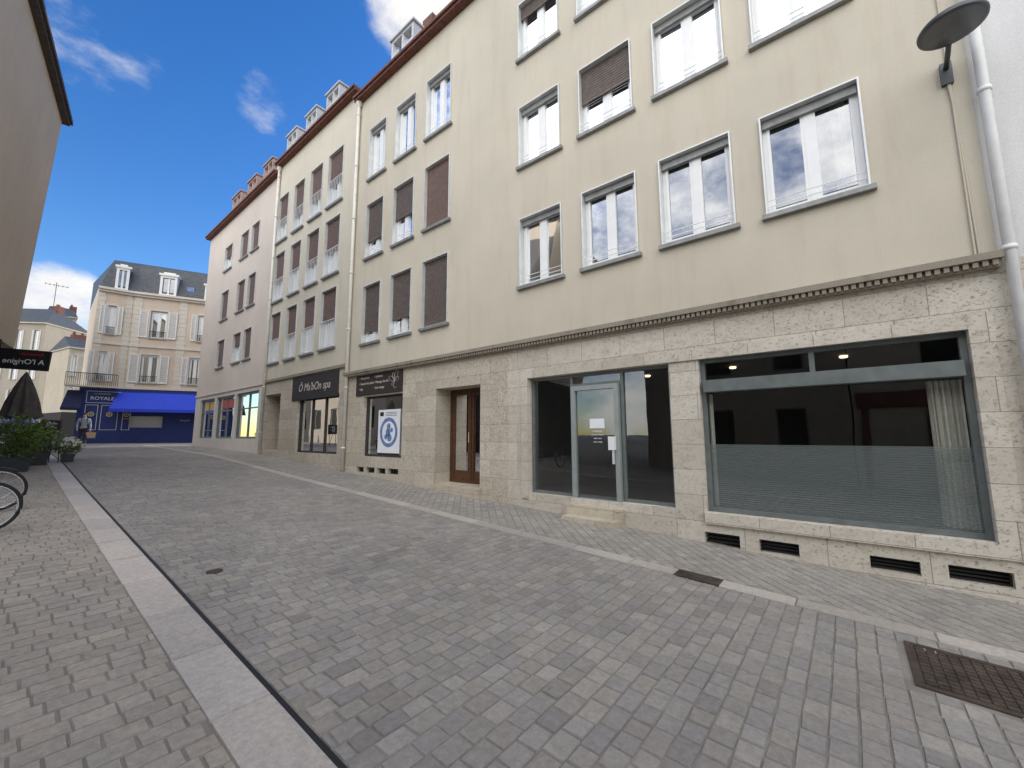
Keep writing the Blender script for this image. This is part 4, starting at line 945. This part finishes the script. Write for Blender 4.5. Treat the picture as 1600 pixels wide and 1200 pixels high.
MB(TB).box(-.24,.24,.75,1.25,-.01,.01).build('panel',M['black'],E); MB(TB).frame(-.28,.28,.71,1.29,.04,-.02,.02).build('frame',M['wood'],E)
for p0,p1 in (((-.2,0,.1),(-.2,.71,0)),((.2,0,.1),(.2,.71,0)),((0,0,-.3),(0,.71,-.02))): MB(TB).tube([p0,p1],.015,6).build('easel_leg',M['wood'],E)
mm=MB(TB)
for k in range(7): mm.box(-.16,random.uniform(.02,.16),1.2-.055*k-.02,1.2-.055*k,.011,.013)
mm.build('chalk_lines',M['ink'],E)
def chair(x,y,rz,label):
    z=zg(y); E=thing('terrace_chair',label,'chair',(x,y,z),'dark terrace chairs'); c,s_=math.cos(rz),math.sin(rz)
    T=lambda u,v,d:(x+u*c-d*s_,y+u*s_+d*c,z+v)
    MB(T).box(-.21,.21,.43,.46,-.21,.21).build('seat',M['planter'],E)
    q=MB(T)
    for k in range(5): q.box(-.2,.2,.55+k*.07,.6+k*.07,.2+.01*k,.215+.01*k)
    q.build('backrest',M['planter'],E)
    for u,d,h in ((-.2,-.2,.43),(.2,-.2,.43),(-.2,.2,.9),(.2,.2,.9)): MB(T).tube([(u,0,d*1.1),(u,.43,d),(u,h,d+(.05 if h>.5 else 0))],.012,6).build('leg',M['planter'],E)
a=G(70,726); chair(a.x,a.y+.5,.4,'dark terrace chair between planter and white flowers, nearer one'); chair(a.x-.25,a.y+1.6,2.2,'dark terrace chair half hidden behind the shrub')
def bike(cx,cy,label,lean):
    z=zg(cy); E=thing('bicycle',label,'bicycle',(cx,cy,z)); R=.335
    T=lambda u,v,d:(cx+u,cy+d+lean*v,z+v)
    for wx in (0,-1.05):
        q=MB(T)
        for k in range(24):
            t=k*2*math.pi/24; q.tube([(wx,R,.02 if k%2 else -.02),(wx+(R-.04)*math.cos(t+.15),R+(R-.04)*math.sin(t+.15),0)],.0016,4,0,False)
        q.tube([(wx,R,-.04),(wx,R,.04)],.022,10)
        w_=q.build('wheel',M['chrome'],E)
        def ring(rr,r,nm,mt,n=40):
            q=MB(T); pts=[(wx+rr*math.cos(2*math.pi*k/n),R+rr*math.sin(2*math.pi*k/n),0) for k in range(n+1)]; q.tube(pts,r,8,0,False); q.build(nm,mt,w_,True)
        ring(R-.02,.021,'tyre',M['rubber']); ring(R-.045,.012,'rim',M['chrome'])
        q=MB(T); a0,a1=(-.3,2.2) if wx==0 else (.9,3.3)
        q2=[]
        for k in range(15):
            t=a0+(a1-a0)*k/14; q2.append((wx+(R+.025)*math.cos(t),R+(R+.025)*math.sin(t)))
        for p1,p2 in zip(q2,q2[1:]): q.quad([(p1[0],p1[1],-.028),(p1[0],p1[1]+.0,.028),(p2[0],p2[1],.028),(p2[0],p2[1],-.028)])
        q.build('mudguard',M['chrome'],E,True,False)
    q=MB(T)
    for p1,p2,r in (((-.12,.85,0),(-.2,.62,0),.018),((-.14,.8,0),(-.62,.78,0),.016),((-.2,.62,0),(-.6,.28,0),.018),((-.6,.28,0),(-.7,.85,0),.016),((-.6,.28,.03),(-1.05,R,.05),.01),((-.6,.28,-.03),(-1.05,R,-.05),.01),((-.68,.75,.02),(-1.05,R,.05),.008),((-.68,.75,-.02),(-1.05,R,-.05),.008)): q.tube([p1,p2],r,8)
    q.build('frame',M['bikeblue'],E,True)
    MB(T).tube([(-.12,.82,0),(-.06,.66,.05),(0,R,.05)],.011,6).tube([(-.06,.66,-.05),(0,R,-.05)],.011,6).build('fork',M['bikeblue'],E,True)
    MB(T).tube([(-.25,1.02,-.3),(-.12,1.02,-.2),(-.1,1.0,0),(-.12,1.02,.2),(-.25,1.02,.3)],.012,8).tube([(-.12,.8,0),(-.1,1.,0)],.013,8).build('handlebar',M['rubber'],E,True)
    MB(T).lathe(T(-.72,.9,0),[(0,.05),(.08,.045),(.12,.02),(.11,0),(0,-.01)],14).build('saddle',M['rubber'],E,True)
    MB(T).tube([(-.6,.28,-.06),(-.6,.28,.06)],.02,8).tube([(-.6,.28,.06),(-.5,.16,.06)],.01,6).tube([(-.6,.28,-.06),(-.7,.4,-.06)],.01,6).build('crank',M['chrome'],E,True)
a=G(-22,834); bike(a.x-.05,a.y,'parked bicycle with chrome mudguard, nearer of two at left edge',.06)
a=G(-12,800); bike(a.x,a.y,'parked bicycle with chrome mudguard, farther of two at left edge',-.04)
# ---------------------------------------------------------------- world, sun, camera
el=math.radians(17.5); az=math.radians(4)
sdv=Vector((math.cos(el)*math.cos(az),math.cos(el)*math.sin(az),math.sin(el))).normalized()
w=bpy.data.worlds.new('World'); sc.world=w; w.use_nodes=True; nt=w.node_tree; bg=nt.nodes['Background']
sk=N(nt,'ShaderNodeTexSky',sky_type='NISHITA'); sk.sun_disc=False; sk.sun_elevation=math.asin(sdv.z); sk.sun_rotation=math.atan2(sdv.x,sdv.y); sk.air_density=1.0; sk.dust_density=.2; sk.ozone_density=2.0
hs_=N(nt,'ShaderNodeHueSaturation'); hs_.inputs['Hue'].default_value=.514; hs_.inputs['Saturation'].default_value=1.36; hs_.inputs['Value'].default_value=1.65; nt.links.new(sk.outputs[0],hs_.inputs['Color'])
tc=N(nt,'ShaderNodeTexCoord'); dirv=tc.outputs['Generated']
def blob(px,py,r0,r1,amp,vec=None):
    d=(vec or ray(px,py)).normalized()
    vm=N(nt,'ShaderNodeVectorMath',operation='DOT_PRODUCT'); nt.links.new(dirv,vm.inputs[0]); vm.inputs[1].default_value=d
    mr=N(nt,'ShaderNodeMapRange',interpolation_type='SMOOTHSTEP'); mr.inputs['From Min'].default_value=math.cos(math.radians(r1)); mr.inputs['From Max'].default_value=math.cos(math.radians(r0)); mr.inputs['To Min'].default_value=0; mr.inputs['To Max'].default_value=amp
    nt.links.new(vm.outputs['Value'],mr.inputs['Value']); return mr.outputs[0]
fill_cloud=blob(0,0,35,80,.95,Vector((-.85,-.25,.55)))  # unseen wide cloud added behind the camera to light the shaded facades
bl_=[blob(660,30,1,9,1.),blob(580,20,1,7,.64),blob(170,55,1,9,.52),blob(110,20,1,8,.45),blob(415,165,.5,5,.7),blob(80,480,1,6.5,1.),blob(0,520,1,8,.9),fill_cloud,blob(0,0,20,60,.8,Vector((.2,-.9,.6)))]
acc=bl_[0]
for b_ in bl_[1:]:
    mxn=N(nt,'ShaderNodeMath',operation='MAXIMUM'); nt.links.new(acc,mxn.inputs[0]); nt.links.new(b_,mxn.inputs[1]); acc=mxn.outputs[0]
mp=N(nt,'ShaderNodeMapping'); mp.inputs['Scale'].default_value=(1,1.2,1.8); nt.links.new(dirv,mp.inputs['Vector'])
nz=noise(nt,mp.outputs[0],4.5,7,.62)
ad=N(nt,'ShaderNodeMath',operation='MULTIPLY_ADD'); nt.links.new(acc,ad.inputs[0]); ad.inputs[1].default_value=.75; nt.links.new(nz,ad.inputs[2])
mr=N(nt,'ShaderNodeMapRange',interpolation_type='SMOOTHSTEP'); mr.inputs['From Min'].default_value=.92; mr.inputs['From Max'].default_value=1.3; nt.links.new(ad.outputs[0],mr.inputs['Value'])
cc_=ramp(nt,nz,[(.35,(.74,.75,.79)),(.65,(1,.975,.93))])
br2=N(nt,'ShaderNodeMath',operation='MULTIPLY_ADD'); nt.links.new(fill_cloud,br2.inputs[0]); br2.inputs[1].default_value=17.5; br2.inputs[2].default_value=7.4  # added cloud made far brighter than the clouds in view
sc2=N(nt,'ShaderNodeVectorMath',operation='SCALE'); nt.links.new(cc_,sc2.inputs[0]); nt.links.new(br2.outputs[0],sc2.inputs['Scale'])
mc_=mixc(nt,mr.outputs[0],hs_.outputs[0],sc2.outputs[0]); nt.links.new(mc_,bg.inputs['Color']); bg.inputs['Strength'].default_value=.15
sl_=bpy.data.lights.new('sun','SUN'); sl_.energy=3.5; sl_.angle=math.radians(.5); sl_.color=(1,.95,.87)
so=bpy.data.objects.new('sun',sl_); C.objects.link(so); so.rotation_euler=sdv.to_track_quat('Z','Y').to_euler(); so.location=(30,0,30)
cam=bpy.data.cameras.new('camera'); co=bpy.data.objects.new('camera',cam); C.objects.link(co)
cam.sensor_width=36; cam.lens=f/1600*36; cam.clip_end=2000; cam.clip_start=.05
mt=Matrix.Identity(4)
for i in range(3): mt[i][0]=Rv[i]; mt[i][1]=Uv[i]; mt[i][2]=-Fv[i]
mt[2][3]=H; co.matrix_world=mt; sc.camera=co
sc.view_settings.view_transform='Standard'; sc.view_settings.look='None'; sc.view_settings.exposure=0
